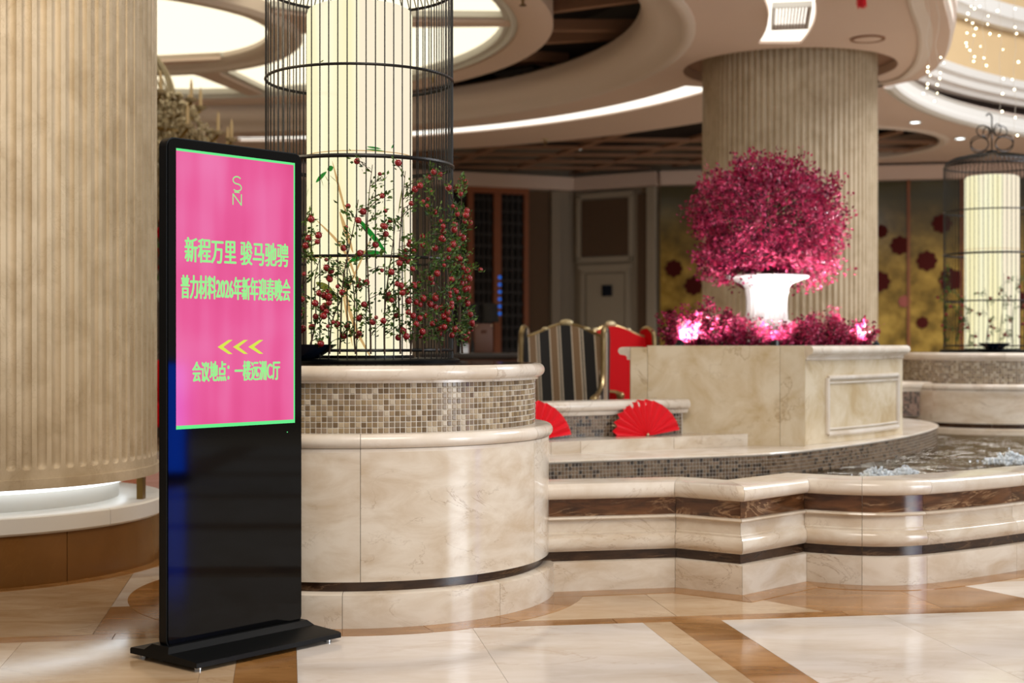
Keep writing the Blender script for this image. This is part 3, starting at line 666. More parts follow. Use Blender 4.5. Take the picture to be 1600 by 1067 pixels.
def lantern(label, c, prints=True):
    t = thing('lantern', label, 'lantern', (c[0], c[1], 1.0), 0, 'glowing cylinder lanterns'); R = 0.226
    MB().lathe([(0.001, 0.0), (0.215, 0.0), (R, 0.01), (R, 1.47), (R-0.006, 1.487), (R-0.02, 1.495), (0.001, 1.495)], 64).build('shade', M['lamp'], t)
    for z in (0.42, 0.86): MB().lathe([(R+0.0008, z), (R+0.0008, z+0.004), (R-0.002, z+0.004), (R-0.002, z)], 64, closed=True).build('seam', M['ptan'], t)
    MB().lathe([(0.18, -0.001), (0.235, -0.001), (0.235, 0.012), (0.18, 0.012)], 48, closed=True).build('foot_ring', M['blackm'], t)
    if prints:
        def blade(a, z, L, w, tilt, mat, nm='painted_leaf', bend=0.0):
            vv = []; ff = []; N = 12
            for i in range(N+1):
                s = i/N; ww = w*math.sin(PI*min(1, s*0.96+0.02))**0.7; off = bend*math.sin(PI*s)
                px_, pz = L*s*math.cos(tilt)-off*math.sin(tilt), L*s*math.sin(tilt)+off*math.cos(tilt)
                for k in (-1, 1):
                    x = px_-k*ww*math.sin(tilt); zz_ = pz+k*ww*math.cos(tilt); an = a+x/R
                    vv.append(((R+0.002)*math.cos(an), (R+0.002)*math.sin(an), z+zz_))
                if i: ff.append((2*i-2, 2*i-1, 2*i+1, 2*i))
            MB().add(vv, ff).build(nm, M[mat], t, 60, False)
        f = -PI/2
        def au(px): return f+math.asin(max(-0.98, min(0.98, (px-562)/84.5)))*1.0
        def zu(py): return EYE+(533.5-py)*5.88/2222-1.0
        blade(au(566), zu(338), 0.20, 0.011, -0.86, 'pgreen'); blade(au(552), zu(412), 0.16, 0.012, 0.30, 'pgreen', bend=0.02)
        blade(au(632), zu(420), 0.10, 0.008, 1.25, 'pgreen'); blade(au(486), zu(372), 0.12, 0.010, -1.0, 'polive'); blade(au(500), zu(440), 0.14, 0.016, -0.6, 'polive', bend=0.015)
        blade(au(640), zu(560), 0.70, 0.004, 1.62, 'polive'); blade(au(628), zu(330), 0.12, 0.004, 1.35, 'polive')
        blade(au(592), zu(566), 0.42, 0.007, 1.88, 'ptan', bend=0.03); blade(au(545), zu(470), 0.30, 0.004, 1.15, 'ptan'); blade(au(540), zu(330), 0.18, 0.009, -1.25, 'ptan')
        blade(au(500), zu(340), 0.35, 0.006, -0.95, 'ptan', bend=0.04); blade(au(528), zu(250), 0.26, 0.005, -1.3, 'ptan'); blade(au(560), zu(540), 0.25, 0.005, 1.75, 'ptan')
        blade(au(500), zu(281), 0.075, 0.010, 0.55, 'pgreen', 'painted_insect'); blade(au(520), zu(263), 0.03, 0.012, 0.3, 'pgreen', 'painted_insect'); blade(au(480), zu(302), 0.06, 0.002, 0.7, 'pgreen', 'painted_insect')
        for dx in (0, 8, 16): blade(au(508+dx), zu(272), 0.045, 0.0012, -1.2+dx*0.03, 'polive', 'painted_insect')
        blade(au(582), zu(228), 0.06, 0.004, -0.1, 'pgreen', 'painted_insect'); blade(au(580), zu(232), 0.08, 0.003, -0.05, 'pgreen', 'painted_insect'); blade(au(618), zu(228), 0.025, 0.004, 0.9, 'pgreen', 'painted_insect')
        blade(au(508), zu(92), 0.02, 0.003, 0.3, 'polive', 'painted_insect')
    return t
lantern('tall glowing cream lantern with painted leaves inside the near cage', PC1)
lantern('tall glowing cream lantern inside the far cage behind the pool', PC2, False)
for (x, y, lab) in ((-0.845, 5.79, 'dark shallow bowl on the near cage tray beside the display'), (4.07, 12.0, 'dark blue bowl on the far cage tray')):
    bo = thing('bowl', lab, 'bowl', (x, y, 1.0), 0, 'dark bowls'); 
    MB().lathe([(0.001, 0.0), (0.055, 0.0), (0.10, 0.03), (0.135, 0.058), (0.13, 0.058), (0.09, 0.03), (0.05, 0.008), (0.001, 0.008)], 32).build('body', M['navy'], bo)
    MB().lathe([(0.03, -0.0), (0.055, -0.0), (0.06, 0.006), (0.03, 0.006)], 32, closed=True).build('foot', M['navy'], bo)

# ------------------------------------------------------------------ pomegranate branches on the cages
def leaf_quad(mb, p, d, L, w, rnd):
    d = Vector(d).normalized(); s = d.orthogonal().normalized(); s = Matrix.Rotation(rnd.uniform(0, 6.28), 3, d) @ s
    p = Vector(p); q = p+d*L; m = p+d*L*0.5; nrm = d.cross(s)*L*0.10
    mb.add([p, m+s*w+nrm, q, m-s*w+nrm], [(0, 1, 2, 3)])
fr = MB(); fr.ball((0, 0, 0), 1.0, 10, 7)
for k in range(5):
    a = 2*PI*k/5; fr.add([(0.30*math.cos(a-0.5), 0.30*math.sin(a-0.5), 0.9), (0.30*math.cos(a+0.5), 0.30*math.sin(a+0.5), 0.9), (0.42*math.cos(a), 0.42*math.sin(a), 1.45)], [(0, 1, 2)])
fruit_me = fr.mesh('fruit', M['fruit'], 60)
def branch(label, c, phi, height, rnd, nfruit, lean=0.0, dense=1.0, z0=1.0, out=0.02, group='pomegranate branches on the cages'):
    R = 0.405; t = thing('pomegranate_branch', label, 'branch', (c[0], c[1], z0), 0, group)
    stems = MB(); leaves = MB(); pts = []; n = 14; ph = rnd.uniform(0, 6)
    for i in range(n+1):
        s = i/n; a = phi+lean*s+0.06*math.sin(4*s+ph)*s; r = R+out+0.015*math.sin(7*s+ph)
        pts.append(Vector((r*math.cos(a), r*math.sin(a), 0.02+height*s)))
    stems.tube(pts, [0.0045-0.003*i/n for i in range(n+1)], 5); nodes = []
    ntw = max(4, int(height*16*dense))
    for k in range(ntw):
        s = 0.08+0.92*(k+rnd.random()*0.6)/ntw; i = min(n-1, int(s*n)); p = pts[i].lerp(pts[i+1], s*n-i if s*n-i < 1 else 1)
        a = math.atan2(p.y, p.x); tang = Vector((-math.sin(a), math.cos(a), 0)); rad = Vector((math.cos(a), math.sin(a), 0))
        d = (tang*rnd.choice((-1, 1))*rnd.uniform(0.5, 1.0)+rad*rnd.uniform(0.0, 0.6)+Vector((0, 0, rnd.uniform(-0.1, 0.8)))).normalized()
        L = rnd.uniform(0.035, 0.085); q = p+d*L*0.6+Vector((0, 0, 0.008)); e = p+d*L
        stems.tube([p, q, e], [0.0022, 0.0018, 0.0012], 4); nodes.append((p, q, e, d))
        for j in range(int(rnd.randint(16, 26))):
            b = p.lerp(e, rnd.uniform(0.0, 1.25))+Vector((rnd.gauss(0, 0.008), rnd.gauss(0, 0.008), rnd.gauss(0, 0.012))); dd = d+Vector((rnd.uniform(-1, 1), rnd.uniform(-1, 1), rnd.uniform(-0.6, 1)))
            leaf_quad(leaves, b, dd, rnd.uniform(0.014, 0.028), rnd.uniform(0.0038, 0.0065), rnd)
    rnd.shuffle(nodes); k = 0
    while k < nfruit and nodes:
        p, q, e, d = nodes[k % len(nodes)]; rr = rnd.choice((0.0085, 0.011, 0.013, 0.0145))
        pos = e+Vector((rnd.uniform(-0.022, 0.022), rnd.uniform(-0.022, 0.022), rnd.uniform(-0.02, 0.02)))
        stems.tube([e, pos], 0.0012, 4)
        o = link('fruit', fruit_me, t, pos); o.scale = (rr, rr, rr); o.rotation_euler = (rnd.uniform(-2.4, 2.4), rnd.uniform(-1.2, 1.2), 0); k += 1
    stems.build('stems', M['bark'], t); stuff(leaves.build('leaves', M['leafg'], t, None, False))
rr_ = random.Random(5)
# (angle in degrees, height, fruits, lean, what sets it apart)
front = [(-128, 0.50, 9, 0.05, 'leafy pomegranate branch beside the edge of the display'), (-121, 0.62, 8, 0.10, 'tall pomegranate branch at the left of the near lantern'),
         (-112, 0.40, 8, 0.15, 'pomegranate branch left of the lantern middle with low clusters'), (-101, 0.30, 8, 0.12, 'short pomegranate branch before the middle of the lantern'),
         (-95, 0.62, 8, 0.12, 'slender pomegranate branch climbing the middle of the lantern'), (-86, 0.38, 9, -0.08, 'pomegranate branch with a dense low cluster before the lantern'),
         (-78, 0.76, 9, 0.0, 'tallest pomegranate branch before the right half of the lantern'), (-70, 0.55, 9, 0.06, 'pomegranate branch before the right edge of the lantern')]
side = [(-62, 0.74, 11, 0.05), (-54, 0.45, 11, 0.0), (-46, 0.60, 11, 0.04), (-38, 0.78, 12, 0.0), (-30, 0.48, 11, 0.05), (-21, 0.70, 12, 0.0), (-13, 0.50, 11, 0.04), (-5, 0.76, 12, 0.0), (5, 0.66, 10, 0.0), (14, 0.5, 8, 0.0)]
for ph, h, nf, ln, lab in front: branch(lab, PC1, math.radians(ph), h, rr_, nf+3, ln, 1.2)
for i, (ph, h, nf, ln) in enumerate(side):
    o_ = ['first', 'second', 'third', 'fourth', 'fifth', 'sixth', 'seventh', 'eighth', 'ninth', 'tenth'][i]
    branch('%s pomegranate branch right of the near lantern, counting from the lantern outward' % o_, PC1, math.radians(ph), h, rr_, nf+6, ln, 1.5, out=0.025)
for i, (ph, h, nf) in enumerate(((-150, 0.5, 8), (-135, 0.35, 7), (-115, 0.5, 7), (-100, 0.62, 7), (-85, 0.6, 7), (-70, 0.4, 7), (-50, 0.5, 8), (-172, 0.7, 9))):
    o_ = ['left side, third', 'left side, nearest the lantern', 'lantern, leftmost', 'lantern, second', 'lantern, tall third', 'lantern, low right', 'right side', 'outer left side, leafy'][i]
    branch('pomegranate branch on the far cage: %s' % o_, PC2, math.radians(ph), h, rr_, nf, 0.05, 1.3 if i in (0, 1, 7) else 0.8)

# ------------------------------------------------------------------ fountain front wall
def catmull(P, n=4):
    out = []
    for i in range(len(P)-1):
        p0 = P[max(0, i-1)]; p1, p2 = P[i], P[i+1]; p3 = P[min(len(P)-1, i+2)]
        for k in range(n):
            t = k/n; out.append(tuple(0.5*(2*p1[j]+(p2[j]-p0[j])*t+(2*p0[j]-5*p1[j]+4*p2[j]-p3[j])*t*t+(3*p1[j]-p0[j]-3*p2[j]+p3[j])*t**3) for j in (0, 1)))
    return out+[P[-1]]
curve = catmull([(1.313, 6.34), (1.44, 6.268), (1.583, 6.225), (1.73, 6.238), (1.90, 6.315), (2.205, 6.515), (2.45, 6.70), (2.95, 7.05), (3.6, 7.4), (4.5, 7.6), (5.6, 7.65)], 3)
path = [(0.12, 6.055), (0.44, 6.123), (0.709, 6.18), (0.97, 5.99), (1.14, 6.163)]+curve
keys = [0, 2, 3, 5, 10, 16, 22, 29, len(path)-1]
def normals(path):
    N = []; n = len(path)
    def sn(i): dx, dy = path[i+1][0]-path[i][0], path[i+1][1]-path[i][1]; L = math.hypot(dx, dy); return Vector((dy/L, -dx/L))
    for i in range(n):
        if i == 0: N.append(sn(0))
        elif i == n-1: N.append(sn(n-2))
        else:
            a, b = sn(i-1), sn(i); m = (a+b).normalized(); N.append(m/max(0.35, m.dot(a)))
    return N
PN = normals(path)
def sweep(path, PN, prof, i0, i1, gap=0.0):
    m = MB(); k = len(prof); vv = []
    for i in range(i0, i1+1):
        p = Vector(path[i])
        if gap and i == i0: d = Vector(path[i+1])-p; p = p+d.normalized()*gap
        if gap and i == i1: d = Vector(path[i-1])-p; p = p+d.normalized()*gap
        vv += [(p.x+PN[i].x*o, p.y+PN[i].y*o, z) for o, z in prof]
    ff = []
    for i in range(i1-i0):
        for j in range(k): l = (j+1) % k; ff.append((i*k+j, (i+1)*k+j, (i+1)*k+l, i*k+l))
    ff.append(tuple(range(k))); ff.append(tuple((i1-i0)*k+j for j in range(k))[::-1])
    return m.add(vv, ff)
fw = thing('fountain_wall', 'low stepped marble front wall of the fountain pool with brown bands', 'fountain wall')
def bn(o1, o0, z0, z1, k=9):
    h = (z1-z0)/2; zc = (z0+z1)/2
    return [(o0, z0)]+[(o1-h+h*math.cos(-PI/2+PI*i/k), zc+h*math.sin(-PI/2+PI*i/k)) for i in range(k+1)]+[(o0, z1)]
prof_plinth = [(-0.19, 0.0), (0.0, 0.0), (0.0, 0.124), (-0.01, 0.127), (-0.19, 0.127)]
prof_dark = [(-0.19, 0.127), (-0.03, 0.127), (-0.03, 0.170), (-0.19, 0.170)]
prof_mould = [(-0.19, 0.170), (-0.012, 0.170), (0.002, 0.182), (0.007, 0.200), (0.003, 0.222), (-0.010, 0.236), (-0.016, 0.238), (-0.016, 0.247), (-0.024, 0.250), (-0.024, 0.300), (-0.010, 0.303), (-0.006, 0.309), (-0.010, 0.316), (-0.026, 0.319), (-0.19, 0.319)]
prof_brown = [(-0.19, 0.319), (-0.026, 0.319), (-0.026, 0.394), (-0.19, 0.394)]
prof_cope = bn(0.03, -0.20, 0.394, 0.462)
for a, b in zip(keys[:-1], keys[1:]):
    for prof, mt, nm in ((prof_plinth, 'cream', 'plinth_slab'), (prof_dark, 'darkband', 'dark_band'), (prof_mould, 'cream', 'moulded_course'), (prof_brown, 'brown', 'brown_band'), (prof_cope, 'creamtop', 'coping')):
        sweep(path, PN, prof, a, b, 0.0008).build(nm, M[mt], fw, 38)
# floor border following the wall
for a, b in zip(keys[:-1], keys[1:]):
    pass
bp_ = [p for i, p in enumerate(path) if i not in (6, 7)]; BPN = normals(bp_); bk = [0, 2, 3, 5, 8, 14, 20, 27, len(bp_)-1]
for a, b in zip(bk[:-1], bk[1:]):
    sweep(bp_, BPN, [(0.12, -0.008), (0.12, 0.0016), (-0.02, 0.0016), (-0.02, -0.008)], a, b, 0.0008).build('border_slab', M['fl_tan'], floor, None)

ed_ = catmull(EDGE, 5)
struct(sweep(ed_, normals(ed_), [(-0.30, 4.01), (-0.29, 3.975), (-0.26, 3.970), (-0.23, 3.985), (-0.06, 4.02), (-0.04, 4.005), (0.0, 4.01), (0.03, 4.04), (0.03, 4.14), (0.06, 4.17), (0.06, 4.34), (-0.30, 4.34)], 0, len(ed_)-1).build('trim_6', M['ceilw'], None, 35))

# ------------------------------------------------------------------ pool: bed, water, ledge
inner = [(path[i][0]-PN[i].x*0.192, path[i][1]-PN[i].y*0.192) for i in range(len(path))]
poolpoly = inner+[(5.6, 13.0), (3.0, 13.0), (1.5, 9.3), (0.0, 7.9), (0.1, 6.5)]
struct(MB().prism(poolpoly, 0.012, 0.05).build('pool_bed', M['poolbed'], None, None), 'dark brown mosaic pool bed with golden reflections painted in', 'pool bed')
wt = MB(); wt.add([(x, y, 0.31) for x, y in poolpoly], [tuple(range(len(poolpoly)))])
w_o = wt.build('pool_water', M['water'], None, None); tag(w_o, 'rippling clear water in the fountain pool', 'water'); stuff(w_o)
ledge_edge = catmull([(-0.4, 7.19), (0.22, 7.48), (0.85, 7.75), (1.45, 8.03), (1.85, 8.44), (2.32, 9.04), (2.72, 9.66), (3.10, 10.42), (3.25, 10.98), (3.22, 11.6), (3.05, 12.2)], 4)
led = thing('pool_ledge', 'pale stone ledge with a brown mosaic face along the back of the pool', 'ledge')
poly = ledge_edge+[(2.7, 12.2), (1.3, 9.3), (-0.4, 8.3)]
MB().prism(poly, 0.0, 0.43).build('body', M['mgrout'], led, 30)
LN = normals(ledge_edge)
for a in range(0, len(ledge_edge)-1, 4):
    b = min(a+4, len(ledge_edge)-1); sweep(ledge_edge, LN, [(-0.62, 0.43), (0.008, 0.43), (0.012, 0.436), (0.008, 0.442), (-0.62, 0.442)], a, b, 0.0008).build('top_slab', M['creamtop'], led, 25)
def tiles_along(edge, z0, rows, pitch, mat, parent, name='mosaic_tiles', off=0.0005):
    tm = tile_mesh(pitch-0.0018, pitch-0.0018, 0.003, None); mb = MB(); acc = 0.0
    for i in range(len(edge)-1):
        p, q = Vector(edge[i]), Vector(edge[i+1]); L = (q-p).length; d = (q-p)/L; n = Vector((d.y, -d.x)); ang = math.atan2(d.y, d.x); s = acc
        while s < L:
            c = p+d*s+n*off
            for r in range(rows):
                mm = Matrix.Translation((c.x, c.y, z0+r*pitch)) @ Matrix.Rotation(ang, 4, 'Z'); mb.add([mm @ Vector(x) for x in tm.v], tm.f)
            s += pitch
        acc = s-L
    stuff(mb.build(name, M[mat], parent, None, False))
tiles_along(ledge_edge, 0.232, 10, 0.0205, 'mosb', led)
# seat-high bench step and the little wall with coping
be = thing('marble_step', 'cream marble step carrying the red paper fans', 'step')
fl_, fr__ = Vector((-0.4, 7.53)), Vector((1.47, 8.61)); bl_, br_ = Vector((-0.55, 8.06)), Vector((1.20, 8.98))
cuts = [0, 0.33, 0.42, 0.72, 1.0]
for s0, s1 in zip(cuts[:-1], cuts[1:]):
    a, b = fl_.lerp(fr__, s0+0.0006), fl_.lerp(fr__, s1-0.0006); c, d = bl_.lerp(br_, s1-0.0006), bl_.lerp(br_, s0+0.0006)
    MB().prism([tuple(a), tuple(b), tuple(c), tuple(d)], 0.442, 0.513).build('step_slab', M['cream'], be, None)
lw = thing('low_wall', 'low mosaic wall with rounded cream coping in front of the striped chair', 'wall')
wa, wb = Vector((-0.4, 7.85)), Vector((1.03, 8.598)); wn = Vector((-(wb-wa).y, (wb-wa).x)).normalized(); wd_ = (wb-wa).normalized()
pp = lambda a, b, o0, o1: [tuple(a+wn*o0), tuple(b+wn*o0), tuple(b+wn*o1), tuple(a+wn*o1)]
MB().prism(pp(wa, wb, 0, 0.13), 0.514, 0.655).build('core', M['mgrout'], lw, None)
tiles_along([tuple(wa), tuple(wb)], 0.5245, 6, 0.0205, 'mosb', lw)
ledge_p = [tuple(wa), tuple(wa.lerp(wb, 0.5)), tuple(wb+wd_*0.03)]; LWN = normals(ledge_p)
for a in (0, 1): 
    sweep(ledge_p, LWN, [(-0.15, 0.640), (0.012, 0.640), (0.018, 0.652), (0.02, 0.662)]+bn(0.045, -0.15, 0.662, 0.722)[1:], a, a+1, 0.0008).build('coping', M['creamtop'], lw, 25)
lw2 = thing('low_wall', 'far low wall with rose mosaic between the tree planter and the far planter', 'wall')
wa2, wb2 = Vector((2.2, 12.0)), Vector((3.50, 11.93))
MB().prism([(2.2, 12.0), (3.5, 11.93), (3.4, 12.1), (2.2, 12.15)], 0.443, 0.655).build('core', M['mgrout'], lw2, None)
tiles_along([tuple(wa2), tuple(wb2)], 0.455, 10, 0.0205, 'mosp', lw2)
sweep([(2.2, 12.0), (3.56, 11.93)], normals([(2.2, 12.0), (3.56, 11.93)]), [(-0.25, 0.650), (0.01, 0.650), (0.02, 0.668)]+bn(0.05, -0.25, 0.672, 0.735)[1:], 0, 1).build('coping', M['creamtop'], lw2, 25)

# ------------------------------------------------------------------ square tree planter
tp = thing('tree_planter', 'weathered cream marble box planter under the magenta tree', 'planter')
A, B, B1, C1 = (0.73, 8.74), (1.757, 8.525), (1.775, 8.60), (2.655, 9.67)
bay = []
for i in range(13):
    s = i/12; x = B1[0]+(C1[0]-B1[0])*s; y = B1[1]+(C1[1]-B1[1])*s; bu = 0.05*math.sin(PI*s); bay.append((x+0.772*bu, y-0.635*bu))
MB().prism([A, B]+bay+[(2.5, 10.25), (1.95, 10.7), (1.1, 10.5), (0.84, 9.65)], 0.443, 0.975).build('body', M['tanstone'], tp, 30)
fx = [0.0, 0.10, 0.86, 1.0]
for s0, s1 in zip(fx[:-1], fx[1:]):
    a, b = along(A, B, s0+0.001), along(A, B, s1-0.001); th = 0.012
    MB().prism([(a[0]-0.003, a[1]-th), (b[0]-0.003, b[1]-th), (b[0], b[1]+0.08), (a[0], a[1]+0.08)], 0.436, 1.045 if s0 > 0 else 1.035).build('front_slab', M['tanstone'], tp, None)
BN_ = normals(bay)
sweep(bay, BN_, [(-0.30, 0.955), (0.005, 0.955), (0.012, 0.962), (0.005, 0.970), (0.015, 0.978), (0.03, 0.985)]+bn(0.055, -0.30, 0.988, 1.045)[1:], 0, 12).build('bay_coping', M['creamtop'], tp, 25)
lft = [(0.84, 9.65), (0.73, 8.78)]; LFN = normals(lft)
sweep(lft, LFN, [(0.0, 0.955), (0.02, 0.958), (0.02, 0.972), (0.03, 0.985)]+bn(0.075, -0.05, 0.988, 1.035)[1:], 0, 1).build('side_coping', M['creamtop'], tp, 25)
def bayrun(i0, i1, z): return [(bay[i][0]+BN_[i].x*0.004, bay[i][1]+BN_[i].y*0.004, z) for i in range(i0, i1+1)]
for z in (0.50, 0.845): MB().tube(bayrun(2, 11, z), 0.016, 8).build('panel_moulding', M['creamtop'], tp)
for z in (0.53, 0.815): MB().tube(bayrun(2, 11, z), 0.007, 6).build('panel_bead', M['creamtop'], tp)
for i in (2, 11):
    MB().tube([(bay[i][0]+BN_[i].x*0.004, bay[i][1]+BN_[i].y*0.004, z) for z in (0.50, 0.845)], 0.016, 8).build('panel_moulding', M['creamtop'], tp)
MB().prism([(0.78, 8.83), (1.76, 8.63)]+[(x-0.08, y+0.08) for x, y in bay]+[(2.4, 10.2), (1.9, 10.6), (1.15, 10.4), (0.88, 9.65)], 0.972, 1.0).build('soil', M['soil'], tp, None)

# ------------------------------------------------------------------ urn, tree, shrubs, spotlights
TX, TY = 1.71, 9.55
ur = thing('urn', 'white flared urn holding the magenta tree', 'urn', (TX, TY, 1.0))
MB().lathe([(0.001, 0.0), (0.19, 0.0), (0.19, 0.05), (0.17, 0.07), (0.155, 0.10), (0.175, 0.13), (0.18, 0.17), (0.165, 0.20), (0.140, 0.22), (0.132, 0.28), (0.133, 0.36), (0.142, 0.42), (0.168, 0.455), (0.23, 0.482), (0.278, 0.495), (0.285, 0.502), (0.280, 0.512), (0.24, 0.512), (0.16, 0.48), (0.12, 0.42), (0.001, 0.40)], 48).build('body', M['urn'], ur)
for k in range(24):
    a = 2*PI*k/24; MB().tube([(0.138*math.cos(a), 0.138*math.sin(a), 0.225), (0.132*math.cos(a), 0.132*math.sin(a), 0.28), (0.133*math.cos(a), 0.133*math.sin(a), 0.36), (0.143*math.cos(a), 0.143*math.sin(a), 0.42)], 0.006, 5).build('rib', M['urn'], ur)
MB().lathe([(0.001, 0.47), (0.15, 0.475), (0.20, 0.505), (0.001, 0.51)], 32).build('soil', M['soil'], ur)
def foliage(rnd, c, rad, ntw, nl, size, zmin=None, inner=0.5):
    lv = MB(); tw = MB(); C = Vector(c)
    for k in range(ntw):
        z = 1-2*(k+0.5)/ntw; ph = k*2.39996; r = math.sqrt(1-z*z)
        d = Vector((r*math.cos(ph)+rnd.uniform(-0.12, 0.12), r*math.sin(ph)+rnd.uniform(-0.12, 0.12), z+rnd.uniform(-0.12, 0.12)))
        e = Vector((d.x*rad[0], d.y*rad[1], d.z*rad[2]))*rnd.uniform(0.80, 1.06)
        if zmin is not None and (C+e).z < zmin: continue
        root = e*0.25
        if k % 3 == 0: tw.tube([C+root, C+e*0.6+Vector((0, 0, 0.02)), C+e*0.98], [0.006, 0.004, 0.0015], 4)
        dn = e.normalized()
        for j in range(nl):
            s = inner+(1.0-inner)*rnd.random()**0.6; p = C+e*s; sp_ = 0.040*(1.3-s*0.9)+0.010
            p = p+Vector((rnd.gauss(0, sp_), rnd.gauss(0, sp_), rnd.gauss(0, sp_)))
            dd = dn*0.6+Vector((rnd.uniform(-1, 1), rnd.uniform(-1, 1), rnd.uniform(-0.7, 1)))
            leaf_quad(lv, p, dd, size*rnd.uniform(0.7, 1.25), size*rnd.uniform(0.28, 0.42), rnd)
    return lv, tw
rt = random.Random(3)
tr = thing('magenta_tree', 'round magenta topiary tree in the white urn', 'tree', (TX, TY, 1.55))
lv, tw = foliage(rt, (0, 0, 0.34), (0.53, 0.53, 0.42), 330, 52, 0.029, -0.06, 0.66)
l2, t2 = foliage(rt, (0, 0, 0.05), (0.50, 0.50, 0.20), 190, 30, 0.029, -0.19, 0.5)
keep = [k for k in range(len(l2.f)) if not (abs(l2.v[4*k][0]) < 0.25 and l2.v[4*k][1] < 0.15 and l2.v[4*k][2] < 0.0)]
for k in keep: lv.add(l2.v[4*k:4*k+4], [(0, 1, 2, 3)])
stuff(lv.build('foliage', M['leafm'], tr, None, False)); tw.add(t2.v, t2.f); tw.build('branches', M['bark'], tr)
MB().tube([(0, 0, -0.05), (0.01, 0, 0.15), (-0.01, 0.01, 0.35)], [0.04, 0.032, 0.02], 8).build('trunk', M['bark'], tr)
def shrub(x, y, h, r, label, seed):
    rs = random.Random(seed); t = thing('magenta_shrub', label, 'shrub', (x, y, 1.0), 0, 'magenta shrubs round the urn'); lv = MB(); st = MB()
    for k in range(30):
        a = rs.uniform(0, 6.28); rr = r*math.sqrt(rs.random()); top = Vector((rr*math.cos(a)*1.25, rr*math.sin(a)*1.25, h*rs.uniform(0.55, 1.0)*(1-0.3*rr/r)))
        b = Vector((rr*math.cos(a)*0.5, rr*math.sin(a)*0.5, 0)); st.tube([b, b.lerp(top, 0.5)+Vector((0, 0, 0.02)), top], [0.004, 0.003, 0.0012], 4)
        for j in range(58):
            s = 0.15+0.87*rs.random(); p = b.lerp(top, s)+Vector((rs.gauss(0, 0.016), rs.gauss(0, 0.016), rs.gauss(0, 0.012)))
            leaf_quad(lv, p, (rs.uniform(-1, 1), rs.uniform(-1, 1), rs.uniform(-0.3, 1)), rs.uniform(0.018, 0.032), rs.uniform(0.006, 0.010), rs)
    stuff(lv.build('foliage', M['leafm'], t, None, False)); st.build('stems', M['bark'], t)
for i, (x, y, h, r, lab) in enumerate(((1.08, 9.05, 0.32, 0.13, 'magenta shrub at the left end of the tree planter'), (1.26, 9.12, 0.40, 0.13, 'tall magenta shrub second from the left in the tree planter'), (1.47, 9.10, 0.30, 0.14, 'dark magenta shrub just left of the urn foot'),
        (1.68, 9.06, 0.20, 0.11, 'low magenta shrub in front of the urn foot'), (1.86, 9.16, 0.26, 0.12, 'magenta shrub just right of the urn foot'), (2.05, 9.28, 0.34, 0.15, 'broad magenta shrub right of the urn'), (2.27, 9.55, 0.28, 0.14, 'magenta shrub at the right end of the tree planter'))):
    shrub(x, y, h, r, lab, 40+i)
def spot(x, y, tgt, power, label, rad=0.03, size=80):
    t = thing('spotlight', label, 'spotlight', (x, y, 1.0), 0, 'planter spotlights')
    d = (Vector(tgt)-Vector((x, y, 1.07))).normalized(); q = d.to_track_quat('Z', 'Y').to_matrix().to_4x4(); base = Matrix.Translation((0, 0, 0.045)) @ Matrix.Scale(0.7, 4)
    MB().lathe([(0.001, -0.05), (0.03, -0.05), (0.04, 0.03), (0.036, 0.03), (0.028, -0.04)], 20).xf(base @ q).build('housing', M['blackp'], t)
    MB().lathe([(0.001, 0.022), (0.036, 0.022), (0.036, 0.018), (0.001, 0.018)], 20).xf(base @ q).build('lens', M['spotl'], t)
    MB().tube([(0, 0, 0), (0, 0, 0.03)], 0.008, 6).build('stake', M['blackp'], t)
    L = bpy.data.lights.new('spot_beam', 'SPOT'); L.energy = power; L.spot_size = math.radians(size); L.spot_blend = 0.6; L.shadow_soft_size = rad; L.color = (1.0, 0.96, 0.97)
    lo = bpy.data.objects.new('spot_beam', L); COL.objects.link(lo); lo.location = Vector((x, y, 1.06))+d*0.04; lo.rotation_euler = d.to_track_quat('-Z', 'Y').to_euler()
spot(1.04, 8.86, (1.62, 9.5, 1.72), 110, 'small spotlight among the left shrubs in the tree planter')
spot(1.62, 8.76, (1.72, 9.5, 1.62), 60, 'small spotlight in front of the urn')
spot(2.40, 9.38, (1.80, 9.5, 1.75), 120, 'small bright spotlight at the right end of the tree planter')

# ------------------------------------------------------------------ water jets
def jet(x, y, r, label, seed):
    rj = random.Random(seed); t = thing('water_jet', label, 'water jet', (x, y, 0.31), 0, 'bubbling water jets'); m = MB()
    for k in range(260):
        a = rj.uniform(0, 6.28); d = r*math.sqrt(rj.random()); h = (r-d*0.75)*1.05*rj.random()
        m.ball((d*math.cos(a)*1.35, d*math.sin(a), h), r*rj.uniform(0.04, 0.12), 6, 4)
    stuff(m.build('foam', M['foam'], t, 20))
    d_ = MB()
    for k in range(14): a = rj.uniform(0, 6.28); d = r*rj.uniform(1.0, 2.4); d_.ball((d*math.cos(a), d*math.sin(a), 0.004), r*rj.uniform(0.05, 0.10), 6, 4)
    stuff(d_.build('droplets', M['foam'], t))
jet(3.07, 8.82, 0.10, 'large white bubbling jet at the right edge of the pool', 1)
jet(2.05, 7.98, 0.07, 'small bubbling jet behind the curved wall, left one', 2)
jet(2.24, 8.12, 0.06, 'small bubbling jet behind the curved wall, middle one', 3)

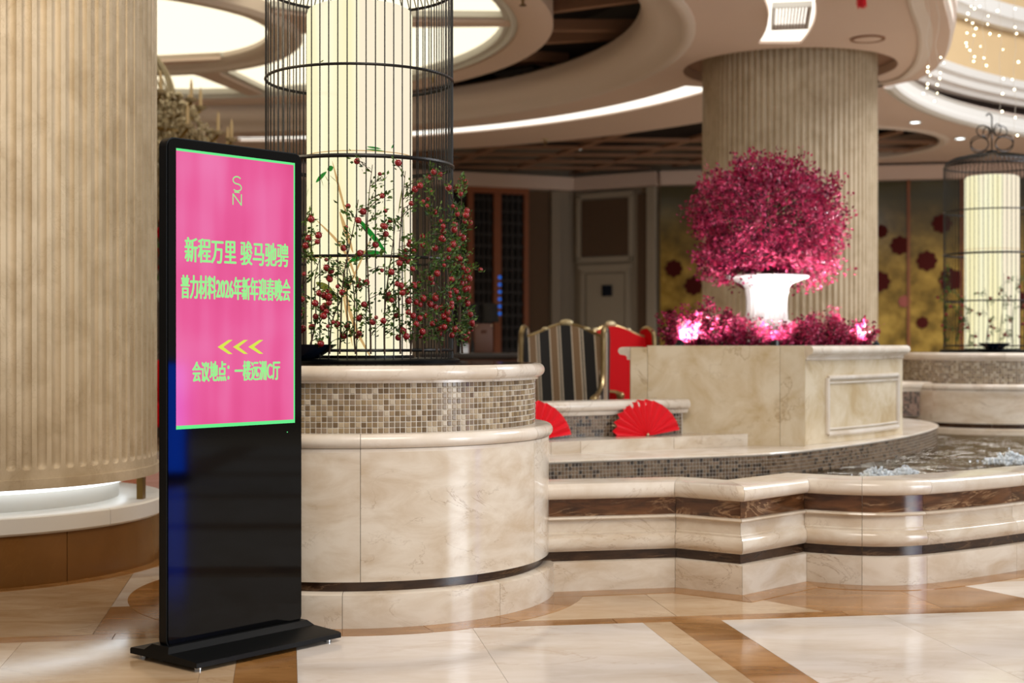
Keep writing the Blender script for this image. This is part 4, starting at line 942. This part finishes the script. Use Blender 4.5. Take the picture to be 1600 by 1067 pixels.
# ------------------------------------------------------------------ red paper fans
def fan(x, y, z, rz, a0, a1, R, label, n=13):
    t = thing('paper_fan', label, 'fan', (x, y, z), rz, 'red paper fans'); m = MB(); vv = []; ff = []
    for i in range(2*n+1):
        a = a0+(a1-a0)*i/(2*n); dep = 0.016 if i % 2 else -0.016; Rr = R*(1.0 if i % 2 else 0.93)
        vv += [(0.012*math.cos(a), dep*0.15, 0.012*math.sin(a)), (Rr*math.cos(a), dep, Rr*math.sin(a))]
        if i: ff.append((2*i-2, 2*i-1, 2*i+1, 2*i))
    m.add(vv, ff).xf(Matrix.Rotation(-0.22, 4, 'X')).build('pleats', M['red'], t, None, False)
    MB().tube([(-0.02, 0.012, 0.005), (-R*1.02*math.cos(0.25), 0.025, R*0.30)], 0.004, 5).build('rib_stick', M['gilt'], t)
    MB().ball((0, 0, 0.008), 0.008, 8, 5).build('pivot', M['gilt'], t)
fan(0.80, 8.37, 0.514, math.radians(22), math.radians(8), math.radians(192), 0.225, 'open red paper fan leaning on the low wall in the middle of the step')
fan(0.135, 8.02, 0.514, math.radians(24), math.radians(6), math.radians(178), 0.235, 'open red paper fan half hidden behind the mosaic planter')

# ------------------------------------------------------------------ digital display
ang = math.atan2(0.7674, 0.6411)
ds = thing('digital_display', 'black free-standing digital display with a pink screen', 'display', (-0.954-0.7674*0.0225, 4.95+0.6411*0.0225, 0), ang)
def rrect(w, z0, z1, r, n=6):
    pts = []
    for cx, cz, s in ((w/2-r, z1-r, 0), (-w/2+r, z1-r, PI/2), (-w/2+r, z0+r, PI), (w/2-r, z0+r, 1.5*PI)):
        pts += [(cx+r*math.cos(s+PI/2*i/n), cz+r*math.sin(s+PI/2*i/n)) for i in range(n+1)]
    return pts
def plate(poly, y0, y1, inset=0.0):
    m = MB(); n = len(poly); vv = [(x, y0, z) for x, z in poly]+[(x, y1, z) for x, z in poly]
    m.add(vv, [tuple(range(n)), tuple(range(n, 2*n))[::-1]]+[(i, (i+1) % n, n+(i+1) % n, n+i) for i in range(n)]); return m
plate(rrect(0.594, 0.045, 1.752, 0.032), -0.0175, 0.0225).build('casing', M['blackp'], ds, 30)
plate(rrect(0.586, 0.049, 1.748, 0.029), -0.0222, -0.0174).build('front_glass', M['blackg'], ds, 30)
plate(rrect(0.56, 0.05, 0.62, 0.02), 0.0224, 0.042).build('rear_housing', M['blackp'], ds, 30)
scr = MB().box((0, -0.02235, 1.246), (0.5225, 0.0006, 0.940)).build('screen', M['screen'], ds, None)
bd = MB(); bw, by = 0.0055, -0.0229
for c_, d_ in (((0, by, 1.716-0.004), (0.5225, 0.0004, 0.008)), ((0, by, 0.776+0.006), (0.5225, 0.0004, 0.012)), ((0.26125-0.003, by, 1.246), (0.006, 0.0004, 0.94))): bd.box(c_, d_)
bd.build('border', M['bordr'], scr, None)
def text(body, u0, u1, z0, z1, mat, bold=0.0, name='lettering'):
    cu = bpy.data.curves.new('t', 'FONT'); cu.body = body; cu.size = 1.0; cu.resolution_u = 3
    o = bpy.data.objects.new('t', cu); COL.objects.link(o); bpy.context.view_layer.update()
    me = bpy.data.meshes.new_from_object(o.evaluated_get(bpy.context.evaluated_depsgraph_get())); bpy.data.objects.remove(o)
    xs = [v.co.x for v in me.vertices]; ys = [v.co.y for v in me.vertices]
    ax, bx_, ay, by_ = min(xs), max(xs), min(ys), max(ys)
    for v in me.vertices: v.co = Vector((u0+(v.co.x-ax)/(bx_-ax)*(u1-u0), -0.0231, z0+(v.co.y-ay)/(by_-ay)*(z1-z0)))
    if bold:
        base = [tuple(v.co) for v in me.vertices]; fs_ = [tuple(p.vertices) for p in me.polygons]; m = MB()
        for i, (dx, dz) in enumerate(((0, 0), (bold, 0), (-bold, 0), (0, bold*0.45), (0, -bold*0.45))): m.add([(x+dx, y-0.00002*i, z+dz) for x, y, z in base], fs_)
        return m.build(name, M[mat], scr, None, False)
    me.materials.clear(); me.materials.append(M[mat]); return link(name, me, scr)
def su(px):   # column in the photograph -> distance along the screen from its middle
    k = (px-800)/2222.0; return (k*4.95+0.954)/(0.6411-k*0.7674)
def sz(px, py): s = su(px); return EYE+(533.5-py)*(4.95+0.7674*s)/2222.0
text('新程万里 骏马驰骋', su(289), su(450), sz(289, 409), sz(289, 370), 'letter', 0.0021)
text('普力材料2026年新年迎春晚会', su(283), su(453), sz(283, 466), sz(283, 429), 'letter', 0.0021)
text('会议地点：一楼远洲C厅', su(301), su(437), sz(301, 597), sz(301, 565), 'letter', 0.0021)
def stroke(pts, w=0.0021):
    plate_ = MB(); P = [Vector(p) for p in pts]
    for a, b in zip(P[:-1], P[1:]):
        d = (b-a).normalized()*w; n = Vector((-d.y, d.x)); a2, b2 = a-d*0.6, b+d*0.6
        plate_.add([(q.x, -0.0231, q.y) for q in (a2+n, b2+n, b2-n, a2-n)], [(0, 1, 2, 3)])
    plate_.build('logo', M['letter'], scr, None, False)
u0, u1 = su(363.5), su(377); zt, zb = sz(370, 276), sz(370, 298.5); uc, hw, hh = (u0+u1)/2, (u1-u0)/2, (zt-zb)/4
stroke([(uc+hw*math.cos(t)*(0.92), zt-hh+hh*math.sin(t)) for t in [math.radians(a) for a in range(35, 270, 15)]]+[(uc+hw*math.cos(t), zb+hh+hh*math.sin(t)) for t in [math.radians(a) for a in range(90, -150, -15)]])
u0, u1, zt, zb = su(364), su(377), sz(370, 303.5), sz(370, 320); stroke([(u0, zb), (u0, zt), (u1, zb), (u1, zt)])
MB().box(((su(366)+su(374))/2, -0.0231, sz(370, 300.5)), (su(374)-su(366), 0.0003, 0.0035)).build('logo', M['letter'], scr, None)
for k in range(3):
    a, b = su(340+k*24), su(340+k*24+21); zt, zb, zm = sz(370, 531), sz(370, 553), sz(370, 542); w = (b-a)*0.42
    poly = [(a, zm), (b-w*0.45, zt), (b+w*0.25, zt), (a+w, zm), (b+w*0.25, zb), (b-w*0.45, zb)]
    plate(poly, -0.0232, -0.0229).build('arrow', M['arrow'], scr, None)
MB().box((su(449), -0.0226, sz(449, 675)), (0.004, 0.0006, 0.003)).build('indicator', M['bordr'], ds, None)
# foot: wedge plate with a raised spine
ft = MB(); w = 0.335; vv = []; sec = [(-0.205, 0.014), (-0.205, 0.030), (-0.19, 0.034), (-0.06, 0.040), (-0.04, 0.058), (0.05, 0.058), (0.07, 0.040), (0.145, 0.036), (0.155, 0.030), (0.155, 0.014)]
wid = [0.318, 0.318, 0.32, 0.322, 0.305, 0.305, 0.322, 0.32, 0.318, 0.318]; n = len(sec)
vv = [(-wid[i], y, z) for i, (y, z) in enumerate(sec)]+[(wid[i], y, z) for i, (y, z) in enumerate(sec)]
ft.add(vv, [tuple(range(n)), tuple(range(n, 2*n))[::-1]]+[(i, (i+1) % n, n+(i+1) % n, n+i) for i in range(n)]); ft.build('base', M['blackp'], ds, 20)
for sx in (-1, 1):
    for sy in (-0.17, 0.12): MB().lathe([(0.001, 0.0), (0.014, 0.0), (0.014, 0.008), (0.008, 0.010), (0.008, 0.016), (0.001, 0.016)], 16, c=(sx*0.285, sy)).build('foot', M['chrome'], ds)

# ------------------------------------------------------------------ wing chairs
def wing_chair(label, loc, rz, cloth, rail, cat='chair'):
    t = thing('wing_chair', label, cat, loc, rz, 'carved wing chairs'); nx, nz = 14, 8
    def top(x): return 1.10+0.10*math.cos(x/0.31*PI/2)**1.5
    vv = []; ff = []
    for side_ in (0, 1):
        for j in range(nz+1):
            for i in range(nx+1):
                x = -0.31+0.62*i/nx; z = 0.40+(top(x)-0.40)*j/nz; y = 0.20+0.16*(z-0.40)+0.06*(x/0.31)**2*-1.0
                vv.append((x, y-0.035*(1-(x/0.31)**2)*(1 if side_ == 0 else 0)+(0.085 if side_ else 0), z))
    m_ = (nx+1)*(nz+1)
    for j in range(nz):
        for i in range(nx): a = j*(nx+1)+i; ff.append((a, a+1, a+nx+2, a+nx+1)); ff.append((m_+a, m_+a+nx+1, m_+a+nx+2, m_+a+1))
    for j in range(nz):
        for i in (0, nx): a = j*(nx+1)+i; ff.append((a, a+nx+1, m_+a+nx+1, m_+a))
    for i in range(nx):
        for j in (0, nz): a = j*(nx+1)+i; ff.append((a, a+1, m_+a+1, m_+a))
    MB().add(vv, ff).build('backrest', M[cloth], t, 50)
    crest = [(x, 0.20+0.16*(top(x)-0.40)-0.06*(x/0.31)**2+0.03, top(x)+0.006) for x in [-0.31+0.62*i/16 for i in range(17)]]
    MB().tube(crest, 0.019, 8).build('crest_rail', M[rail], t)
    MB().ball((0, crest[8][1]-0.01, top(0)+0.018), (0.055, 0.028, 0.030), 12, 8).build('carved_crest', M['gilt'], t)
    for k in (-1, 1): MB().ball((k*0.17, crest[4][1]-0.01, top(0.17)+0.016), (0.028, 0.018, 0.018), 10, 6).build('carved_leaf', M['gilt'], t)
    MB().rbox((0, -0.06, 0.40), (0.60, 0.58, 0.15), 0, 0.04, 3).build('seat_cushion', M[cloth], t, 50)
    MB().rbox((0, -0.05, 0.295), (0.66, 0.60, 0.08), 0, 0.015).build('seat_rail', M[rail], t, 40)
    for s in (-1, 1):
        x0 = s*0.325
        prof = [(0.30, 0.40), (0.34, 0.75), (0.37, 1.08), (0.33, 1.17), (0.24, 1.18), (0.18, 1.13), (0.17, 1.0), (0.16, 0.85), (0.08, 0.72), (-0.10, 0.66), (-0.26, 0.65), (-0.29, 0.60), (-0.29, 0.33), (0.28, 0.33)]
        n_ = len(prof); vv = []
        for dx in (-0.025, 0.025):
            for y, z in prof: vv.append((x0+dx+s*0.05*max(0.0, (0.30-y)*0.6 if z < 0.9 else (0.35-y)*0.5), y, z))
        MB().add(vv, [tuple(range(n_)), tuple(range(n_, 2*n_))[::-1]]+[(i, (i+1) % n_, n_+(i+1) % n_, n_+i) for i in range(n_)]).build('wing', M[cloth], t, 30)
        edge = [(x0+s*0.05*max(0.0, (0.30-y)*0.6 if z < 0.9 else (0.35-y)*0.5), y, z) for y, z in prof[2:12]]
        pts = catmull([(p[1], p[2]) for p in edge], 3); xs_ = [edge[min(len(edge)-1, int(i/3))][0] for i in range(len(pts))]
        MB().tube([(xs_[i], pts[i][0], pts[i][1]) for i in range(len(pts))], 0.021, 8).build('arm_frame', M[rail], t)
        MB().ball((edge[-1][0], edge[-1][1]-0.015, edge[-1][2]+0.03), (0.032, 0.035, 0.035), 10, 6).build('arm_scroll', M[rail], t)
        for y, dy in ((-0.30, -0.03), (0.24, 0.05)):
            MB().tube([(s*0.30, y, 0.30), (s*0.31, y+dy, 0.20), (s*0.30, y+dy*0.6, 0.08), (s*0.305, y+dy*1.2, 0.012)], [0.032, 0.028, 0.018, 0.022], 8).build('leg', M[rail], t)
    return t
wing_chair('black, white and tan striped wing chair with gilt frame', (0.35, 11.0, 0), math.radians(-14), 'stripes', 'gold')
wing_chair('red upholstered wing chair beside the striped one', (1.02, 11.9, 0), math.radians(30), 'redcloth', 'gold')
# red armchair and red flowers glimpsed between the near column and the display
ac = thing('red_armchair', 'red armchair glimpsed between the near column and the display', 'armchair', (-3.95, 15.0, 0), 0.3)
MB().rbox((0, 0, 0.30), (0.66, 0.62, 0.24), 0, 0.05, 3).build('seat', M['redcloth'], ac)
MB().rbox((0, 0.28, 0.62), (0.68, 0.14, 0.5), 0, 0.05, 3).build('backrest', M['redcloth'], ac)
for s in (-1, 1):
    MB().rbox((s*0.35, 0.0, 0.45), (0.10, 0.62, 0.34), 0, 0.035, 3).build('arm', M['redcloth'], ac)
    for y in (-0.26, 0.26): MB().tube([(s*0.30, y, 0.19), (s*0.31, y, 0.0)], [0.022, 0.015], 8).build('leg', M['blackm'], ac)
vs_ = thing('flower_vase', 'tall dark vase of red flowers behind the near column', 'flowers', (-4.05, 16.0, 0))
MB().lathe([(0.001, 0), (0.22, 0), (0.22, 0.9), (0.2, 0.95), (0.12, 1.0), (0.16, 1.3), (0.2, 1.5), (0.12, 1.62), (0.10, 1.66), (0.001, 1.66)], 28).build('vase', M['darktop'], vs_)
rv = random.Random(4); fm = MB()
for k in range(6): fm.ball((0.6*math.cos(PI*k/3), 0.6*math.sin(PI*k/3), 0), (0.55, 0.55, 0.35), 8, 5)
fm.ball((0, 0, 0.2), 0.5, 8, 5); fme = fm.mesh('bloom', M['redcloth'], 60); lv = MB()
for k in range(22):
    a = rv.uniform(0, 6.28); r = rv.uniform(0.05, 0.42); z = rv.uniform(1.75, 2.55); p = (r*math.cos(a), r*math.sin(a), z)
    o = link('bloom', fme, vs_, p); o.scale = (0.07, 0.07, 0.07); o.rotation_euler = (rv.uniform(-1, 1), rv.uniform(-1, 1), 0)
    MB().tube([(0, 0, 1.6), (p[0]*0.4, p[1]*0.4, (1.6+z)/2), p], 0.006, 4).build('stem', M['bark'], vs_)
    for j in range(10): leaf_quad(lv, (p[0]+rv.gauss(0, .08), p[1]+rv.gauss(0, .08), p[2]+rv.gauss(0, .1)), (rv.uniform(-1, 1), rv.uniform(-1, 1), rv.uniform(-1, 1)), 0.09, 0.025, rv)
stuff(lv.build('leaves', M['leafg'], vs_, None, False))

# ------------------------------------------------------------------ counter, menu, card, lamps behind the planter
dk = thing('console_table', 'dark console table behind the mosaic planter', 'table', (-0.28, 13.0, 0))
MB().rbox((0, 0, 0.94), (1.1, 0.5, 0.05), 0, 0.01).build('top', M['lattice'], dk); MB().box((0, 0, 0.84), (1.0, 0.42, 0.14)).build('apron', M['wood'], dk, None)
for sx in (-1, 1):
    for sy in (-1, 1): MB().tube([(sx*0.48, sy*0.19, 0.91), (sx*0.48, sy*0.19, 0.4), (sx*0.49, sy*0.2, 0.0)], [0.03, 0.025, 0.018], 8).build('leg', M['lattice'], dk)
mn = thing('menu_board', 'brown leather menu board standing on the console table', 'menu', (-0.26, 13.05, 0.965), 0.1)
m = MB().rbox((0, 0, 0.135), (0.17, 0.018, 0.27), 0, 0.004); m.xf(Matrix.Rotation(-0.12, 4, 'X')).build('cover', M['wood'], mn)
MB().box((0, 0.06, 0.10), (0.05, 0.008, 0.2)).xf(Matrix.Rotation(0.25, 4, 'X')).build('strut', M['wood'], mn, None)
for sx in (-1, 1): MB().ball((sx*0.07, -0.03, 0.25), 0.006, 6, 4).build('stud', M['gilt'], mn)
cd = thing('table_card', 'small white tent card on the console table', 'card', (-0.43, 12.9, 0.965))
for s in (-1, 1): MB().box((0, 0, 0.045), (0.07, 0.002, 0.09)).xf(Matrix.Translation((0, s*0.018, 0)) @ Matrix.Rotation(s*0.35, 4, 'X')).build('leaf', M['paper'], cd, None)
for x, lab in ((-0.48, 'dark table lamp behind the berry branches, left one'), (-0.26, 'dark table lamp before the lattice screen, right one')):
    lp = thing('table_lamp', lab, 'lamp', (x, 17.0, 0.72), 0, 'dark table lamps')
    MB().lathe([(0.11, 0.58), (0.085, 0.80), (0.082, 0.80), (0.107, 0.58)], 24, closed=True).build('shade', M['dark'], lp)
    MB().lathe([(0.001, 0), (0.07, 0), (0.07, 0.015), (0.02, 0.04), (0.03, 0.2), (0.012, 0.4), (0.01, 0.62), (0.001, 0.62)], 16).build('stem', M['blackm'], lp)
sb = thing('sideboard', 'dark sideboard under the table lamps before the lattice screen', 'sideboard', (-0.4, 17.05, 0))
MB().rbox((0, 0, 0.70), (1.5, 0.5, 0.04), 0, 0.008).build('top', M['lattice'], sb)
for s in (-1, 0, 1):
    d_ = MB().rbox((s*0.48, -0.02, 0.36), (0.46, 0.42, 0.62), 0, 0.01).build('door', M['wood'], sb); MB().ball((s*0.48+0.18, -0.245, 0.4), 0.015, 8, 5).build('knob', M['brass'], d_)
MB().box((0, 0, 0.025), (1.4, 0.4, 0.05)).build('plinth', M['lattice'], sb, None)

# ------------------------------------------------------------------ chandelier
ch = thing('chandelier', 'large tiered crystal chandelier hanging behind the near column', 'chandelier', (-4.3, 14.5, 2.3)); rc = random.Random(9)
MB().tube([(0, 0, 0.2), (0, 0, 2.0)], 0.03, 8).build('stem', M['brass'], ch); MB().ball((0, 0, 0.2), 0.16, 16, 10).build('bowl', M['crystal'], ch)
for z, r in ((1.75, 0.62), (1.25, 0.85), (0.85, 1.05), (0.45, 0.75)):
    MB().tube([(r*math.cos(2*PI*i/48), r*math.sin(2*PI*i/48), z) for i in range(48)], 0.022, 6, True).build('ring', M['brass'], ch)
tiers = ((0.80, 1.42, 18), (1.15, 1.10, 14))
for z, R, n in tiers:
    for k in range(n):
        a = 2*PI*k/n+z; ca, sa = math.cos(a), math.sin(a)
        MB().tube([(0.3*ca, 0.3*sa, z+0.15), (0.6*R*ca, 0.6*R*sa, z-0.18), (0.9*R*ca, 0.9*R*sa, z-0.10), (R*ca, R*sa, z+0.02)], 0.018, 6).build('arm', M['brass'], ch)
        cp = MB().lathe([(0.01, 0), (0.05, 0.01), (0.07, 0.04), (0.065, 0.04), (0.04, 0.015), (0.01, 0.012)], 12, c=(R*ca, R*sa)); cp.xf(Matrix.Translation((0, 0, z+0.02))); cp.build('cup', M['crystal'], ch)
        MB().tube([(R*ca, R*sa, z+0.04), (R*ca, R*sa, z+0.20), (R*ca, R*sa, z+0.26)], [0.017, 0.015, 0.004], 8).build('candle', M['candle'], ch)
cr = MB()
def drop(x, y, z, r): cr.add([(x+r, y, z), (x, y+r, z), (x-r, y, z), (x, y-r, z), (x, y, z+r*1.2), (x, y, z-r*2.2)], [(0, 1, 4), (1, 2, 4), (2, 3, 4), (3, 0, 4), (1, 0, 5), (2, 1, 5), (3, 2, 5), (0, 3, 5)])
for k in range(40):
    a = 2*PI*k/40
    for i in range(22):
        s = i/21; r = 0.62+(0.85-0.62)*s+0.05*math.sin(PI*s); z = 1.75-0.5*s; drop(r*math.cos(a), r*math.sin(a), z, 0.016)
    for i in range(14):
        s = i/13; r = 0.15+0.47*s; z = 2.0-0.25*s; drop(r*math.cos(a), r*math.sin(a), z, 0.014)
for z, R, n in tiers:
    for k in range(n*45):
        a = rc.uniform(0, 6.28); r = R*rc.uniform(0.55, 1.02); drop(r*math.cos(a), r*math.sin(a), z-rc.uniform(-0.02, 0.35), rc.uniform(0.014, 0.028))
for k in range(2300):
    a = rc.uniform(0, 6.28); z = rc.uniform(0.1, 1.3); r = (1.38-abs(z-0.8)*0.85)*rc.uniform(0.55, 1.0); drop(r*math.cos(a), r*math.sin(a), z, rc.uniform(0.02, 0.042))
stuff(cr.build('crystal_drops', M['crystal'], ch, None, False))

# ------------------------------------------------------------------ fairy lights, tassel
rf = random.Random(21)
bulb_me = MB().ball((0, 0, 0), 1.0, 8, 5).mesh('bulb', M['bulb'], 60)
M['wire'] = plain('clear_wire', '#cfc5b4', 0.4)
def strand(x, y, z0, z1, n, sp_, label, zt=4.6):
    t = thing('fairy_light_string', label, 'string lights', (x, y, z0), 0, 'hanging fairy lights'); pts = []; N = 12
    for i in range(N+1): pts.append((sp_*0.4*math.sin(i*1.9+x), 0, (zt-z0)*i/N))
    MB().tube(pts, 0.0015, 4).build('wire', M['wire'], t)
    for k in range(n):
        s = (k+rf.random()*0.7)/n; o = link('bulb', bulb_me, t, (rf.uniform(-sp_, sp_), rf.uniform(-sp_, sp_)*0.5, (z1-z0)*s)); r = rf.uniform(0.005, 0.010); o.scale = (r, r, r)
strand(3.88, 12.0, 3.43, 4.6, 30, 0.045, 'dense fairy light string hanging near the top right corner')
strand(3.98, 12.0, 3.35, 4.6, 14, 0.05, 'fairy light string just right of the dense one')
strand(3.62, 12.1, 3.10, 3.55, 7, 0.05, 'short fairy light string beside the ceiling disc, left one')
strand(3.54, 12.1, 3.16, 3.45, 6, 0.04, 'shortest fairy light string nearest the far column')
strand(4.12, 12.0, 2.90, 4.5, 9, 0.03, 'sparse long fairy light string above the far cage, left one')
strand(4.24, 12.0, 2.78, 4.5, 11, 0.03, 'sparse long fairy light string above the far cage, right one')
ts = thing('red_tassel', 'red tassel hanging from the ceiling at the top edge', 'tassel', (2.95, 12.0, 3.88))
MB().tube([(0, 0, 0.34), (0, 0, 1.0)], 0.006, 6).build('cord', M['red'], ts); MB().ball((0, 0, 0.32), 0.035, 12, 8).build('knot', M['red'], ts)
tz = MB()
for k in range(36):
    a = 2*PI*k/36; r = 0.02+0.03*((k*7) % 5)/5; tz.tube([(r*0.5*math.cos(a), r*0.5*math.sin(a), 0.30), (r*math.cos(a), r*math.sin(a), 0.0+0.04*((k*3) % 4)/4)], 0.004, 4)
stuff(tz.build('fringe', M['red'], ts))

# blue floor display standing to the right of the pool, mirrored in the glass of the near display
fd = thing('floor_display', 'slim blue floor display mirrored in the black glass of the near display', 'display', (5.3, 4.40, 0), -0.06)
MB().rbox((0.02, 0, 0.47), (0.04, 0.20, 0.90), 0, 0.008).build('casing', M['blackp'], fd)
MB().box((-0.0012, 0, 0.48), (0.002, 0.15, 0.84)).build('screen', glow('blue_floor_screen', '#0a4ae0', 9.0), fd, None)
MB().rbox((0.02, 0, 0.012), (0.22, 0.24, 0.022), 0, 0.006).build('base', M['blackp'], fd)
